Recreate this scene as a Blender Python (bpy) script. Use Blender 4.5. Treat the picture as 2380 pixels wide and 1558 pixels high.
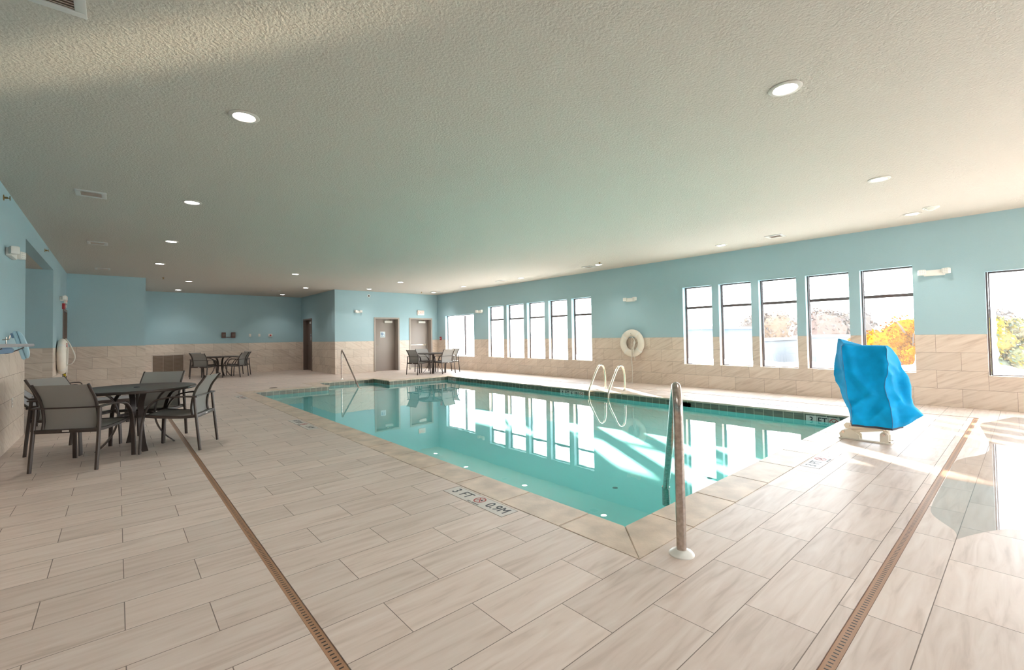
import bpy, bmesh, math, random
from mathutils import Vector, Matrix, noise
random.seed(7)
PI = math.pi
S = bpy.context.scene
for o in list(bpy.data.objects): bpy.data.objects.remove(o)
COL = S.collection

# ------------------------------------------------------------------ camera
W, H, FPX = 2380.0, 1558.0, 1051.26
yaw, pit, rol = math.radians(41.14), math.radians(1.39), math.radians(0.9275)
fw = Vector((math.sin(yaw)*math.cos(pit), math.cos(yaw)*math.cos(pit), math.sin(pit)))
rt = Vector((math.cos(yaw), -math.sin(yaw), 0)); dn = fw.cross(rt)
r2 = math.cos(rol)*rt + math.sin(rol)*dn
d2 = -math.sin(rol)*rt + math.cos(rol)*dn
cam = bpy.data.cameras.new('camera'); camo = bpy.data.objects.new('camera', cam); COL.objects.link(camo)
m3 = Matrix((r2, -d2, -fw)).transposed()
camo.matrix_world = Matrix.Translation((0, 0, 1.3)) @ m3.to_4x4()
cam.sensor_fit = 'HORIZONTAL'; cam.sensor_width = 36.0; cam.lens = FPX/W*36.0
cam.shift_y = -21.75/W; cam.clip_end = 400; cam.clip_start = 0.05
S.camera = camo

# ------------------------------------------------------------------ world, sun, exposure
SKY = 9.0
SUN = 42.0
LAMP = 9.0
w = bpy.data.worlds.new('world'); S.world = w; w.use_nodes = True
wn = w.node_tree; wn.nodes.clear()
wo = wn.nodes.new('ShaderNodeOutputWorld'); wb = wn.nodes.new('ShaderNodeBackground')
tc = wn.nodes.new('ShaderNodeTexCoord'); sx = wn.nodes.new('ShaderNodeSeparateXYZ'); cr = wn.nodes.new('ShaderNodeValToRGB')
wn.links.new(tc.outputs['Generated'], sx.inputs[0]); wn.links.new(sx.outputs['Z'], cr.inputs[0])
cr.color_ramp.elements[0].color = (0.93, 0.965, 1.0, 1); cr.color_ramp.elements[0].position = 0.0
cr.color_ramp.elements[1].color = (0.72, 0.86, 1.0, 1); cr.color_ramp.elements[1].position = 0.8
wn.links.new(cr.outputs[0], wb.inputs[0]); wb.inputs[1].default_value = SKY
wn.links.new(wb.outputs[0], wo.inputs[0])
sd = bpy.data.lights.new('sun', 'SUN'); sd.energy = SUN; sd.angle = math.radians(0.6); sd.color = (1.0, 0.89, 0.75)
so = bpy.data.objects.new('sun', sd); COL.objects.link(so)
SUNAZ = Vector((-0.514, -0.857, -math.tan(math.radians(13.5)))).normalized()
so.rotation_euler = SUNAZ.to_track_quat('-Z', 'Y').to_euler()
so.location = (30, 40, 15)
S.view_settings.view_transform = 'Standard'; S.view_settings.look = 'None'
S.view_settings.exposure = 0.55; S.view_settings.gamma = 1.0; S.view_settings.use_curve_mapping = False

# spot lamp added outside, imitates reflected sun through a rear opening onto the ceiling
gd = bpy.data.lights.new('added_streak_spot', 'SPOT'); gd.energy = 19000; gd.spot_size = math.radians(2.1); gd.spot_blend = .9; gd.shadow_soft_size = .12; gd.color = (1.0, .84, .60)
go = bpy.data.objects.new('added_streak_spot', gd); COL.objects.link(go); go.location = (9.92, -8.78, 1.27)
go.rotation_euler = (Vector((.0, 3.80, 3.17))-Vector(go.location)).to_track_quat('-Z', 'Y').to_euler()

# ------------------------------------------------------------------ materials
def new_mat(name):
    m = bpy.data.materials.new(name); m.use_nodes = True
    return m, m.node_tree, m.node_tree.nodes['Principled BSDF']
def mat(name, col, rough=0.5, metal=0.0, spec=0.5, bump=None, emit=None, var=None):
    m, nt, b = new_mat(name)
    b.inputs['Base Color'].default_value = (*col, 1); b.inputs['Roughness'].default_value = rough
    b.inputs['Metallic'].default_value = metal; b.inputs['Specular IOR Level'].default_value = spec
    if emit: b.inputs['Emission Color'].default_value = (*emit[0], 1); b.inputs['Emission Strength'].default_value = emit[1]
    if var or bump:
        t = nt.nodes.new('ShaderNodeTexCoord')
    if var:
        n = nt.nodes.new('ShaderNodeTexNoise'); n.inputs['Scale'].default_value = var[0]; n.inputs['Detail'].default_value = 4
        nt.links.new(t.outputs['Object'], n.inputs['Vector'])
        r = nt.nodes.new('ShaderNodeValToRGB'); r.color_ramp.elements[0].position = .35; r.color_ramp.elements[1].position = .7
        r.color_ramp.elements[0].color = (*[c*(1-var[1]) for c in col], 1); r.color_ramp.elements[1].color = (*[min(1, c*(1+var[1])) for c in col], 1)
        nt.links.new(n.outputs['Fac'], r.inputs[0]); nt.links.new(r.outputs[0], b.inputs['Base Color'])
    if bump:
        n = nt.nodes.new('ShaderNodeTexNoise'); n.inputs['Scale'].default_value = bump[0]; n.inputs['Detail'].default_value = bump[2] if len(bump) > 2 else 2
        nt.links.new(t.outputs['Object'], n.inputs['Vector'])
        bp = nt.nodes.new('ShaderNodeBump'); bp.inputs['Strength'].default_value = bump[1]; bp.inputs['Distance'].default_value = 0.01
        nt.links.new(n.outputs['Fac'], bp.inputs['Height']); nt.links.new(bp.outputs[0], b.inputs['Normal'])
    return m

def tile_mat(name, plane, bw, rh, off, c_lo, c_hi, c_vein, grout, rough, vein_rot=0.0, mortar=.0028, vein=1.0, spec=.5, bump=.15):
    """sandstone-look porcelain tiles; plane picks the two world axes, off shifts the joints"""
    m, nt, b = new_mat(name); N = nt.nodes; L = nt.links
    t = N.new('ShaderNodeTexCoord'); s = N.new('ShaderNodeSeparateXYZ'); c = N.new('ShaderNodeCombineXYZ')
    L.new(t.outputs['Object'], s.inputs[0])
    L.new(s.outputs['XYZ'.index(plane[0])], c.inputs[0]); L.new(s.outputs['XYZ'.index(plane[1])], c.inputs[1])
    ad = N.new('ShaderNodeVectorMath'); ad.operation = 'ADD'; ad.inputs[1].default_value = (off[0]+100*bw, off[1]+100*rh, 0)
    L.new(c.outputs[0], ad.inputs[0])
    br = N.new('ShaderNodeTexBrick'); br.offset = .5; br.offset_frequency = 2; br.squash = 1
    br.inputs['Scale'].default_value = 1; br.inputs['Mortar Size'].default_value = mortar; br.inputs['Mortar Smooth'].default_value = .1
    br.inputs['Brick Width'].default_value = bw; br.inputs['Row Height'].default_value = rh; br.inputs['Bias'].default_value = 0
    br.inputs['Color1'].default_value = (0, 0, 0, 1); br.inputs['Color2'].default_value = (1, 1, 1, 1); br.inputs['Mortar'].default_value = (.5, .5, .5, 1)
    L.new(ad.outputs[0], br.inputs['Vector'])
    # per tile offset of the veining
    sc = N.new('ShaderNodeVectorMath'); sc.operation = 'SCALE'; sc.inputs['Scale'].default_value = 37.0
    L.new(br.outputs['Color'], sc.inputs[0])
    a2 = N.new('ShaderNodeVectorMath'); a2.operation = 'ADD'; L.new(c.outputs[0], a2.inputs[0]); L.new(sc.outputs[0], a2.inputs[1])
    mp = N.new('ShaderNodeMapping'); mp.inputs['Rotation'].default_value = (0, 0, vein_rot); mp.inputs['Scale'].default_value = (1.0, 9.0, 1)
    mp0 = N.new('ShaderNodeMapping'); mp0.inputs['Rotation'].default_value = (0, 0, vein_rot)
    L.new(a2.outputs[0], mp0.inputs['Vector']); 
    mp.inputs['Rotation'].default_value = (0, 0, 0); L.new(mp0.outputs[0], mp.inputs['Vector'])
    n1 = N.new('ShaderNodeTexNoise'); n1.inputs['Scale'].default_value = 2.2; n1.inputs['Detail'].default_value = 7; n1.inputs['Distortion'].default_value = .9
    L.new(mp.outputs[0], n1.inputs['Vector'])
    rp = N.new('ShaderNodeValToRGB'); e = rp.color_ramp.elements
    e[0].position = .28; e[0].color = (*c_vein, 1); e[1].position = .72; e[1].color = (*c_hi, 1)
    k = e.new(.45); k.color = (*c_lo, 1)
    L.new(n1.outputs['Fac'], rp.inputs[0])
    mx = N.new('ShaderNodeMix'); mx.data_type = 'RGBA'; mx.inputs['Factor'].default_value = vein
    mx.inputs['A'].default_value = (*[(p+q)/2 for p, q in zip(c_lo, c_hi)], 1); L.new(rp.outputs[0], mx.inputs['B'])
    # tile to tile tone
    hv = N.new('ShaderNodeMapRange'); hv.inputs['To Min'].default_value = .93; hv.inputs['To Max'].default_value = 1.06
    L.new(br.outputs['Color'], hv.inputs['Value'])
    ml = N.new('ShaderNodeVectorMath'); ml.operation = 'SCALE'; L.new(mx.outputs['Result'], ml.inputs[0]); L.new(hv.outputs[0], ml.inputs['Scale'])
    mg = N.new('ShaderNodeMix'); mg.data_type = 'RGBA'; L.new(br.outputs['Fac'], mg.inputs['Factor'])
    L.new(ml.outputs[0], mg.inputs['A']); mg.inputs['B'].default_value = (*grout, 1)
    L.new(mg.outputs['Result'], b.inputs['Base Color'])
    rg = N.new('ShaderNodeMapRange'); rg.inputs['To Min'].default_value = rough; rg.inputs['To Max'].default_value = .9
    L.new(br.outputs['Fac'], rg.inputs['Value']); L.new(rg.outputs[0], b.inputs['Roughness'])
    b.inputs['Specular IOR Level'].default_value = spec
    bp = N.new('ShaderNodeBump'); bp.inputs['Strength'].default_value = bump; bp.inputs['Distance'].default_value = .004; bp.invert = True
    L.new(br.outputs['Fac'], bp.inputs['Height']); L.new(bp.outputs[0], b.inputs['Normal'])
    return m

FLO = dict(c_lo=(.70, .57, .495), c_hi=(.78, .665, .595), c_vein=(.585, .465, .395))
M_floor = tile_mat('floor_tile', 'XY', .640, .2988, (-.033+.320, -.339), grout=(.24, .19, .16), mortar=.0021, rough=.42, **FLO)
WAL = dict(c_lo=(.66, .55, .455), c_hi=(.73, .63, .535), c_vein=(.54, .43, .345))
M_wtX = tile_mat('wall_tile_side', 'YZ', .61, .3045, (.15, 0), grout=(.28, .21, .17), rough=.38, vein_rot=.45, mortar=.0022, **WAL)
M_wtY = tile_mat('wall_tile_end', 'XZ', .61, .3045, (.2, 0), grout=(.28, .21, .17), rough=.38, vein_rot=.45, mortar=.0022, **WAL)
M_paint = mat('teal_paint', (.36, .53, .58), .55, bump=(90, .25, 3))
M_ceil = mat('textured_ceiling', (.565, .53, .475), .85, bump=(55, .9, 5), spec=.2)
M_cop = mat('coping_stone', (.68, .545, .435), .45, var=(5, .16), bump=(60, .1))
M_fit = mat('pool_fitting', (.12, .28, .28), .6)
M_grout = mat('grout', (.2, .14, .11), .9)
M_basin = mat('pool_plaster', (.28, .80, .79), .7)
M_pooltile = tile_mat('pool_tile', 'YZ', .154, .5, (0, .25), c_lo=(.165, .165, .13), c_hi=(.23, .225, .175), c_vein=(.10, .105, .085), grout=(.55, .53, .40), rough=.25, mortar=.0045)
M_pooltileX = tile_mat('pool_tile_end', 'XZ', .154, .5, (0, .25), c_lo=(.165, .165, .13), c_hi=(.23, .225, .175), c_vein=(.10, .105, .085), grout=(.55, .53, .40), rough=.25, mortar=.0045)
for mm in (M_pooltile, M_pooltileX):
    for n in mm.node_tree.nodes:
        if n.type == 'TEX_BRICK': n.offset = 0
M_white = mat('white_plastic', (.80, .78, .72), .4)
M_whiteg = mat('white_enamel', (.82, .80, .74), .3, var=(9, .05))
M_bronze = mat('dark_bronze_metal', (.115, .09, .088), .4, .2)
M_frame = mat('chair_frame_metal', (.060, .046, .040), .38, .35)
M_steel = mat('stainless_steel', (.50, .44, .40), .26, 1.0, var=(40, .18))
M_chrome = mat('polished_steel', (.92, .84, .70), .2, 1.0)
M_tabletop = mat('table_top_metal', (.062, .048, .042), .3, .2)
M_taupe = mat('taupe_door_paint', (.335, .285, .255), .45)
M_taupe_d = mat('taupe_frame_paint', (.36, .31, .265), .45)
M_brown = mat('brown_door_paint', (.17, .125, .105), .45)
M_red = mat('red_plastic', (.42, .02, .03), .35)
M_black = mat('black_ink', (.03, .03, .033), .5)
M_ink = mat('grey_ink', (.05, .054, .06), .5)
M_inkred = mat('red_ink', (.45, .05, .04), .5)
M_marker = mat('marker_tile', (.66, .62, .57), .4, var=(14, .04))
M_drain = mat('drain_channel', (.02, .015, .012), .9)
M_ring = mat('ring_buoy_vinyl', (.82, .76, .66), .5, var=(6, .05))
M_rope = mat('white_rope', (.78, .74, .66), .8, bump=(300, .5))
M_blue = mat('blue_cover_fabric', (.0, .33, .68), .7, spec=.15, var=(8, .10), bump=(160, .12))
M_hem = mat('dark_hem', (.03, .035, .05), .7)
M_cream = mat('cream_powder_coat', (.93, .85, .72), .4)
M_lblue = mat('pale_blue_foam', (.42, .62, .70), .6)
M_navy = mat('blue_board', (.14, .24, .37), .5)
M_grey = mat('grey_board', (.36, .34, .35), .5)
M_box = mat('brown_control_box', (.13, .065, .05), .45)
M_yellow = mat('yellow_tag', (.75, .62, .03), .5)
M_grille = mat('grille_slats', (.50, .39, .31), .5)
M_gframe = mat('grille_frame', (.62, .53, .46), .5)
M_bsign = mat('sign_blue', (.05, .16, .34), .5)
M_psign = mat('sign_pale', (.70, .80, .84), .5)
M_exitred = mat('exit_letters', (.78, .32, .27), .5, emit=((1, .4, .3), .25))
M_lens = mat('downlight_lens', (.9, .9, .9), .5, emit=((1, .93, .90), 14.0))
M_trimw = mat('downlight_trim', (.62, .59, .54), .5)
M_ventw = mat('vent_metal', (.62, .62, .60), .5)
M_ventd = mat('vent_inside', (.16, .12, .09), .8)
M_brass = mat('brass', (.35, .24, .10), .35, 1.0)
M_badge = mat('pale_badge', (.6, .58, .55), .5)

def sling_mat(name, col):
    m, nt, b = new_mat(name); N = nt.nodes; L = nt.links
    b.inputs['Base Color'].default_value = (*col, 1); b.inputs['Roughness'].default_value = .6
    tr = N.new('ShaderNodeBsdfTranslucent'); tr.inputs['Color'].default_value = (*col, 1)
    tp = N.new('ShaderNodeBsdfTransparent')
    m1 = N.new('ShaderNodeMixShader'); m1.inputs[0].default_value = .35
    m2 = N.new('ShaderNodeMixShader'); m2.inputs[0].default_value = .06
    L.new(b.outputs[0], m1.inputs[1]); L.new(tr.outputs[0], m1.inputs[2])
    L.new(m1.outputs[0], m2.inputs[1]); L.new(tp.outputs[0], m2.inputs[2])
    L.new(m2.outputs[0], N['Material Output'].inputs['Surface'])
    return m
M_sling = sling_mat('grey_sling_mesh', (.39, .375, .35))
M_sling2 = sling_mat('pale_sling_mesh', (.52, .52, .54))

def grate_mat(name, axis, across, half, pitch=.0258, slot=.3, sw=.0095):
    m, nt, b = new_mat(name); N = nt.nodes; L = nt.links
    t = N.new('ShaderNodeTexCoord'); s = N.new('ShaderNodeSeparateXYZ'); L.new(t.outputs['Object'], s.inputs[0])
    def mth(op, a, v=None, a2=None):
        n = N.new('ShaderNodeMath'); n.operation = op
        L.new(a, n.inputs[0])
        if a2 is not None: L.new(a2, n.inputs[1])
        elif v is not None: n.inputs[1].default_value = v
        return n.outputs[0]
    al = s.outputs[axis]; ac = s.outputs[across]
    fr = mth('FRACT', mth('DIVIDE', al, pitch)); a = mth('LESS_THAN', fr, slot)
    c = mth('LESS_THAN', mth('ABSOLUTE', mth('SUBTRACT', ac, half)), sw)
    f = mth('MULTIPLY', a, None, c)
    mx = N.new('ShaderNodeMix'); mx.data_type = 'RGBA'; L.new(f, mx.inputs['Factor'])
    mx.inputs['A'].default_value = (.43, .235, .135, 1); mx.inputs['B'].default_value = (.015, .01, .008, 1)
    L.new(mx.outputs['Result'], b.inputs['Base Color']); b.inputs['Roughness'].default_value = .38
    return m

def schlick(N, L, f0, normal=None):
    g = N.new('ShaderNodeNewGeometry'); d = N.new('ShaderNodeVectorMath'); d.operation = 'DOT_PRODUCT'
    L.new(normal if normal is not None else g.outputs['Normal'], d.inputs[0]); L.new(g.outputs['Incoming'], d.inputs[1])
    def mth(op, a, v=None):
        n = N.new('ShaderNodeMath'); n.operation = op; L.new(a, n.inputs[0])
        if v is not None: n.inputs[1].default_value = v
        return n
    a = mth('ABSOLUTE', d.outputs['Value']); i = N.new('ShaderNodeMath'); i.operation = 'SUBTRACT'; i.inputs[0].default_value = 1; L.new(a.outputs[0], i.inputs[1]); i.use_clamp = True
    p = mth('POWER', i.outputs[0], 5.0); m = mth('MULTIPLY', p.outputs[0], 1-f0); q = mth('ADD', m.outputs[0], f0)
    return q.outputs[0]
def water_mat():
    m, nt, b = new_mat('pool_water'); N = nt.nodes; L = nt.links; N.remove(b)
    g = N.new('ShaderNodeBsdfGlass'); g.inputs['IOR'].default_value = 1.36; g.inputs['Roughness'].default_value = 0.0
    t = N.new('ShaderNodeTexCoord'); n = N.new('ShaderNodeTexNoise'); n.inputs['Scale'].default_value = 2.6; n.inputs['Detail'].default_value = 2
    L.new(t.outputs['Object'], n.inputs['Vector'])
    bp = N.new('ShaderNodeBump'); bp.inputs['Strength'].default_value = .05; bp.inputs['Distance'].default_value = .01
    L.new(n.outputs['Fac'], bp.inputs['Height']); L.new(bp.outputs[0], g.inputs['Normal'])
    L.new(g.outputs[0], N['Material Output'].inputs['Surface'])
    return m
M_water = water_mat()
def film_mat():
    m, nt, b = new_mat('wet_film'); N = nt.nodes; L = nt.links; N.remove(b)
    fr = schlick(N, L, .02)
    tp = N.new('ShaderNodeBsdfTransparent'); tp.inputs['Color'].default_value = (1, 1, 1, 1)
    gl = N.new('ShaderNodeBsdfGlossy'); gl.inputs['Roughness'].default_value = .02
    mx = N.new('ShaderNodeMixShader'); L.new(fr, mx.inputs[0]); L.new(tp.outputs[0], mx.inputs[1]); L.new(gl.outputs[0], mx.inputs[2])
    L.new(mx.outputs[0], N['Material Output'].inputs['Surface'])
    return m
M_film = film_mat()
def glass_mat(name, fog=True, yc=0, hw=.3, zb=.6):
    m, nt, b = new_mat(name); N = nt.nodes; L = nt.links; N.remove(b)
    lw = schlick(N, L, .04)
    tp = N.new('ShaderNodeBsdfTransparent'); tp.inputs['Color'].default_value = (.97, .98, .98, 1)
    gl = N.new('ShaderNodeBsdfGlossy'); gl.inputs['Roughness'].default_value = .01
    mx = N.new('ShaderNodeMixShader'); L.new(lw, mx.inputs[0]); L.new(tp.outputs[0], mx.inputs[1]); L.new(gl.outputs[0], mx.inputs[2])
    last = mx.outputs[0]
    if fog:   # condensation rim: clear in the middle, misted towards the lower corners
        t = N.new('ShaderNodeTexCoord'); s = N.new('ShaderNodeSeparateXYZ'); L.new(t.outputs['Object'], s.inputs[0])
        def mth(op, a, v=None, a2=None, clamp=False):
            n = N.new('ShaderNodeMath'); n.operation = op; n.use_clamp = clamp; L.new(a, n.inputs[0])
            if a2 is not None: L.new(a2, n.inputs[1])
            elif v is not None: n.inputs[1].default_value = v
            return n.outputs[0]
        dx = mth('DIVIDE', mth('ABSOLUTE', s.outputs[1]), hw)
        dz = mth('DIVIDE', mth('SUBTRACT', s.outputs[2], .34), .26)      # local z from the sill
        dzn = mth('MAXIMUM', mth('MULTIPLY', dz, -1.0), 0.0)
        e = mth('ADD', mth('POWER', dx, 5.0), None, mth('POWER', dzn, 4.0))
        n = N.new('ShaderNodeTexNoise'); n.inputs['Scale'].default_value = 6; L.new(t.outputs['Object'], n.inputs['Vector'])
        e2 = mth('ADD', e, None, mth('MULTIPLY', mth('SUBTRACT', n.outputs['Fac'], .5), .5))
        f = mth('MULTIPLY', mth('MULTIPLY', mth('SUBTRACT', e2, .62), 9.0, clamp=True), .85)
        f2 = mth('ADD', f, .007)
        tl = N.new('ShaderNodeBsdfTranslucent'); tl.inputs['Color'].default_value = (.95, .96, .97, 1)
        m2 = N.new('ShaderNodeMixShader'); L.new(f2, m2.inputs[0]); L.new(last, m2.inputs[1]); L.new(tl.outputs[0], m2.inputs[2]); last = m2.outputs[0]
    L.new(last, N['Material Output'].inputs['Surface'])
    return m
M_glass = glass_mat('window_glass', False)
M_glassfog = glass_mat('misted_window_glass', True, hw=.40)
M_glasswide = glass_mat('misted_wide_glass', True, hw=1.0)

# ------------------------------------------------------------------ mesh builder
def catmull(pts, n=6):
    P = [Vector(p) for p in pts]; P = [P[0]*2-P[1]] + P + [P[-1]*2-P[-2]]; out = []
    for i in range(1, len(P)-2):
        p0, p1, p2, p3 = P[i-1:i+3]
        for k in range(n):
            t = k/n
            out.append(.5*((2*p1)+(-p0+p2)*t+(2*p0-5*p1+4*p2-p3)*t*t+(-p0+3*p1-3*p2+p3)*t**3))
    out.append(P[-2].copy()); return out
def fillet(pts, r, n=6):
    P = [Vector(p) for p in pts]; out = [P[0]]
    for i in range(1, len(P)-1):
        a, b, c = P[i-1], P[i], P[i+1]; rr = r[i-1] if isinstance(r, (list, tuple)) else r
        u = (a-b); v = (c-b); rr = min(rr, u.length*.48, v.length*.48)
        s, e = b+u.normalized()*rr, b+v.normalized()*rr
        for k in range(n+1):
            t = k/n; out.append(s*(1-t)**2+b*2*t*(1-t)+e*t*t)
    out.append(P[-1]); return out
class MB:
    def __init__(s): s.bm = bmesh.new(); s.mi = 0
    def face(s, vs):
        try: f = s.bm.faces.new(vs); f.material_index = s.mi; return f
        except ValueError: return None
    def box(s, a, b, mtx=None):
        a, b = Vector(a), Vector(b)
        c = [Vector((x, y, z)) for x in (a.x, b.x) for y in (a.y, b.y) for z in (a.z, b.z)]
        if mtx: c = [mtx @ v for v in c]
        v = [s.bm.verts.new(p) for p in c]
        for q in ((0, 1, 3, 2), (4, 6, 7, 5), (0, 4, 5, 1), (2, 3, 7, 6), (0, 2, 6, 4), (1, 5, 7, 3)): s.face([v[i] for i in q])
        return s
    def rbox(s, a, b, r=.004, mtx=None, seg=2):
        t = bmesh.new(); a, b = Vector(a), Vector(b)
        bmesh.ops.create_cube(t, size=1)
        for v in t.verts: v.co = Vector(((a.x+b.x)/2+v.co.x*(b.x-a.x), (a.y+b.y)/2+v.co.y*(b.y-a.y), (a.z+b.z)/2+v.co.z*(b.z-a.z)))
        bmesh.ops.bevel(t, geom=list(t.edges), offset=r, segments=seg, affect='EDGES', profile=.5)
        s.merge(t, mtx); return s
    def merge(s, t, mtx=None):
        mp = {}
        for v in t.verts: mp[v] = s.bm.verts.new(mtx @ v.co if mtx else v.co)
        for f in t.faces: s.face([mp[v] for v in f.verts])
        t.free()
    def tube(s, pts, r, seg=10, flat=None, up=None, cap=True, closed=False):
        """sweep a circle (r, or list of r) or a flat bar (flat=(w,t)) along pts"""
        P = [Vector(p) for p in pts]; n = len(P); rings = []; prev = None
        for i in range(n):
            if closed: d = P[(i+1) % n]-P[i-1]
            else: d = (P[min(i+1, n-1)]-P[max(i-1, 0)])
            d.normalize()
            if up is not None:
                u = Vector(up); u = (u-d*u.dot(d)).normalized()
            elif prev is None:
                a = Vector((0, 0, 1)) if abs(d.z) < .9 else Vector((1, 0, 0)); u = (a-d*a.dot(d)).normalized()
            else: u = (prev-d*prev.dot(d)).normalized()
            prev = u; v = d.cross(u)
            if flat:
                w_, t_ = flat; q = [(-w_/2, -t_/2), (w_/2, -t_/2), (w_/2, t_/2), (-w_/2, t_/2)]
                c = min(w_, t_)*.3
                q = [(-w_/2+c, -t_/2), (w_/2-c, -t_/2), (w_/2, -t_/2+c), (w_/2, t_/2-c), (w_/2-c, t_/2), (-w_/2+c, t_/2), (-w_/2, t_/2-c), (-w_/2, -t_/2+c)]
                rings.append([s.bm.verts.new(P[i]+u*x+v*y) for x, y in q])
            else:
                rr = r[i] if isinstance(r, (list, tuple)) else r
                rings.append([s.bm.verts.new(P[i]+u*rr*math.cos(2*PI*k/seg)+v*rr*math.sin(2*PI*k/seg)) for k in range(seg)])
        m = len(rings[0]); R = range(n if closed else n-1)
        for i in R:
            A, B = rings[i], rings[(i+1) % n]
            for k in range(m): s.face([A[k], A[(k+1) % m], B[(k+1) % m], B[k]])
        if cap and not closed: s.face(rings[0][::-1]); s.face(rings[-1])
        return s
    def lathe(s, prof, c=(0, 0, 0), axis='Z', seg=32, mtx=None):
        c = Vector(c); rings = []
        for r, h in prof:
            ring = []
            for k in range(seg):
                a = 2*PI*k/seg; p = Vector((r*math.cos(a), r*math.sin(a), h))
                if axis == 'X': p = Vector((h, r*math.cos(a), r*math.sin(a)))
                elif axis == 'Y': p = Vector((r*math.cos(a), h, r*math.sin(a)))
                p = p+c
                ring.append(s.bm.verts.new(mtx @ p if mtx else p))
            rings.append(ring)
        for A, B in zip(rings, rings[1:]):
            for k in range(seg): s.face([A[k], A[(k+1) % seg], B[(k+1) % seg], B[k]])
        if prof[0][0] > 1e-5: s.face(rings[0][::-1])
        if prof[-1][0] > 1e-5: s.face(rings[-1])
        return s
    def prism(s, poly, z0, z1, mtx=None):
        lo = [Vector((x, y, z0)) for x, y in poly]; hi = [Vector((x, y, z1)) for x, y in poly]
        if mtx: lo = [mtx @ p for p in lo]; hi = [mtx @ p for p in hi]
        lo = [s.bm.verts.new(p) for p in lo]; hi = [s.bm.verts.new(p) for p in hi]; n = len(poly)
        s.face(lo[::-1]); s.face(hi)
        for i in range(n): s.face([lo[i], lo[(i+1) % n], hi[(i+1) % n], hi[i]])
        return s
    def sheet(s, fn, nu, nv, th):
        """thin panel with real thickness: fn(u,v)->(point, normal)"""
        F, B = [], []
        for i in range(nu+1):
            F.append([]); B.append([])
            for j in range(nv+1):
                p, n = fn(i/nu, j/nv); p = Vector(p); n = Vector(n).normalized()
                F[i].append(s.bm.verts.new(p+n*th/2)); B[i].append(s.bm.verts.new(p-n*th/2))
        for i in range(nu):
            for j in range(nv):
                s.face([F[i][j], F[i+1][j], F[i+1][j+1], F[i][j+1]]); s.face([B[i][j], B[i][j+1], B[i+1][j+1], B[i+1][j]])
        for i in range(nu): s.face([F[i][0], B[i][0], B[i+1][0], F[i+1][0]]); s.face([F[i][nv], F[i+1][nv], B[i+1][nv], B[i][nv]])
        for j in range(nv): s.face([F[0][j], F[0][j+1], B[0][j+1], B[0][j]]); s.face([F[nu][j], B[nu][j], B[nu][j+1], F[nu][j+1]])
        return s
    def build(s, name, mats, parent=None, smooth=True, loc=None):
        bmesh.ops.recalc_face_normals(s.bm, faces=s.bm.faces)
        me = bpy.data.meshes.new(name); s.bm.to_mesh(me); s.bm.free()
        for m in (mats if isinstance(mats, (list, tuple)) else [mats]): me.materials.append(m)
        if smooth:
            for p in me.polygons: p.use_smooth = True
            me.set_sharp_from_angle(angle=math.radians(38))
        o = bpy.data.objects.new(name, me); COL.objects.link(o)
        if parent: o.parent = parent
        if loc: o.location = loc
        return o
def thing(name, label, cat, loc=(0, 0, 0), rz=0, group=None):
    o = bpy.data.objects.new(name, None); COL.objects.link(o); o.location = loc; o.rotation_euler = (0, 0, rz)
    o.empty_display_size = .1
    o['label'] = label; o['category'] = cat
    if group: o['group'] = group
    return o
def tag(o, label, cat, group=None):
    o['label'] = label; o['category'] = cat
    if group: o['group'] = group
    return o
def struct(o): o['kind'] = 'structure'; return o
def sempty(name, loc=(0, 0, 0), rz=0):
    o = bpy.data.objects.new(name, None); COL.objects.link(o); o.location = loc; o.rotation_euler = (0, 0, rz); o['kind'] = 'structure'; return o
def dup(root, loc, rz, label):
    r = root.copy(); COL.objects.link(r); r.location = loc; r.rotation_euler = (0, 0, rz); r['label'] = label
    for ch in list(root.children):
        c = ch.copy(); COL.objects.link(c); c.parent = r
        for g in list(ch.children):
            d = g.copy(); COL.objects.link(d); d.parent = c
    return r
def text_bm(b, txt, size, mtx, depth=.001, sx=1.0):
    cu = bpy.data.curves.new('t', 'FONT'); cu.body = txt; cu.size = size; cu.extrude = depth; cu.align_x = 'CENTER'; cu.align_y = 'CENTER'; cu.space_character = 1.06
    o = bpy.data.objects.new('t', cu); COL.objects.link(o)
    bpy.context.view_layer.update()
    me = bpy.data.meshes.new_from_object(o.evaluated_get(bpy.context.evaluated_depsgraph_get()))
    for k, (ox, oy) in enumerate(((-.012, -.008), (.012, .008), (-.012, .008), (.012, -.008))):
        t = bmesh.new(); t.from_mesh(me); b.merge(t, mtx @ Matrix.Translation((ox*size, oy*size, .00006*k)) @ Matrix.Diagonal((sx, 1, 1, 1)))
    bpy.data.objects.remove(o); bpy.data.curves.remove(cu); bpy.data.meshes.remove(me)
def frame_mtx(o, x, y):
    x, y = Vector(x).normalized(), Vector(y).normalized(); z = x.cross(y)
    m = Matrix((x, y, z)).transposed().to_4x4(); m.translation = Vector(o); return m

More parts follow.
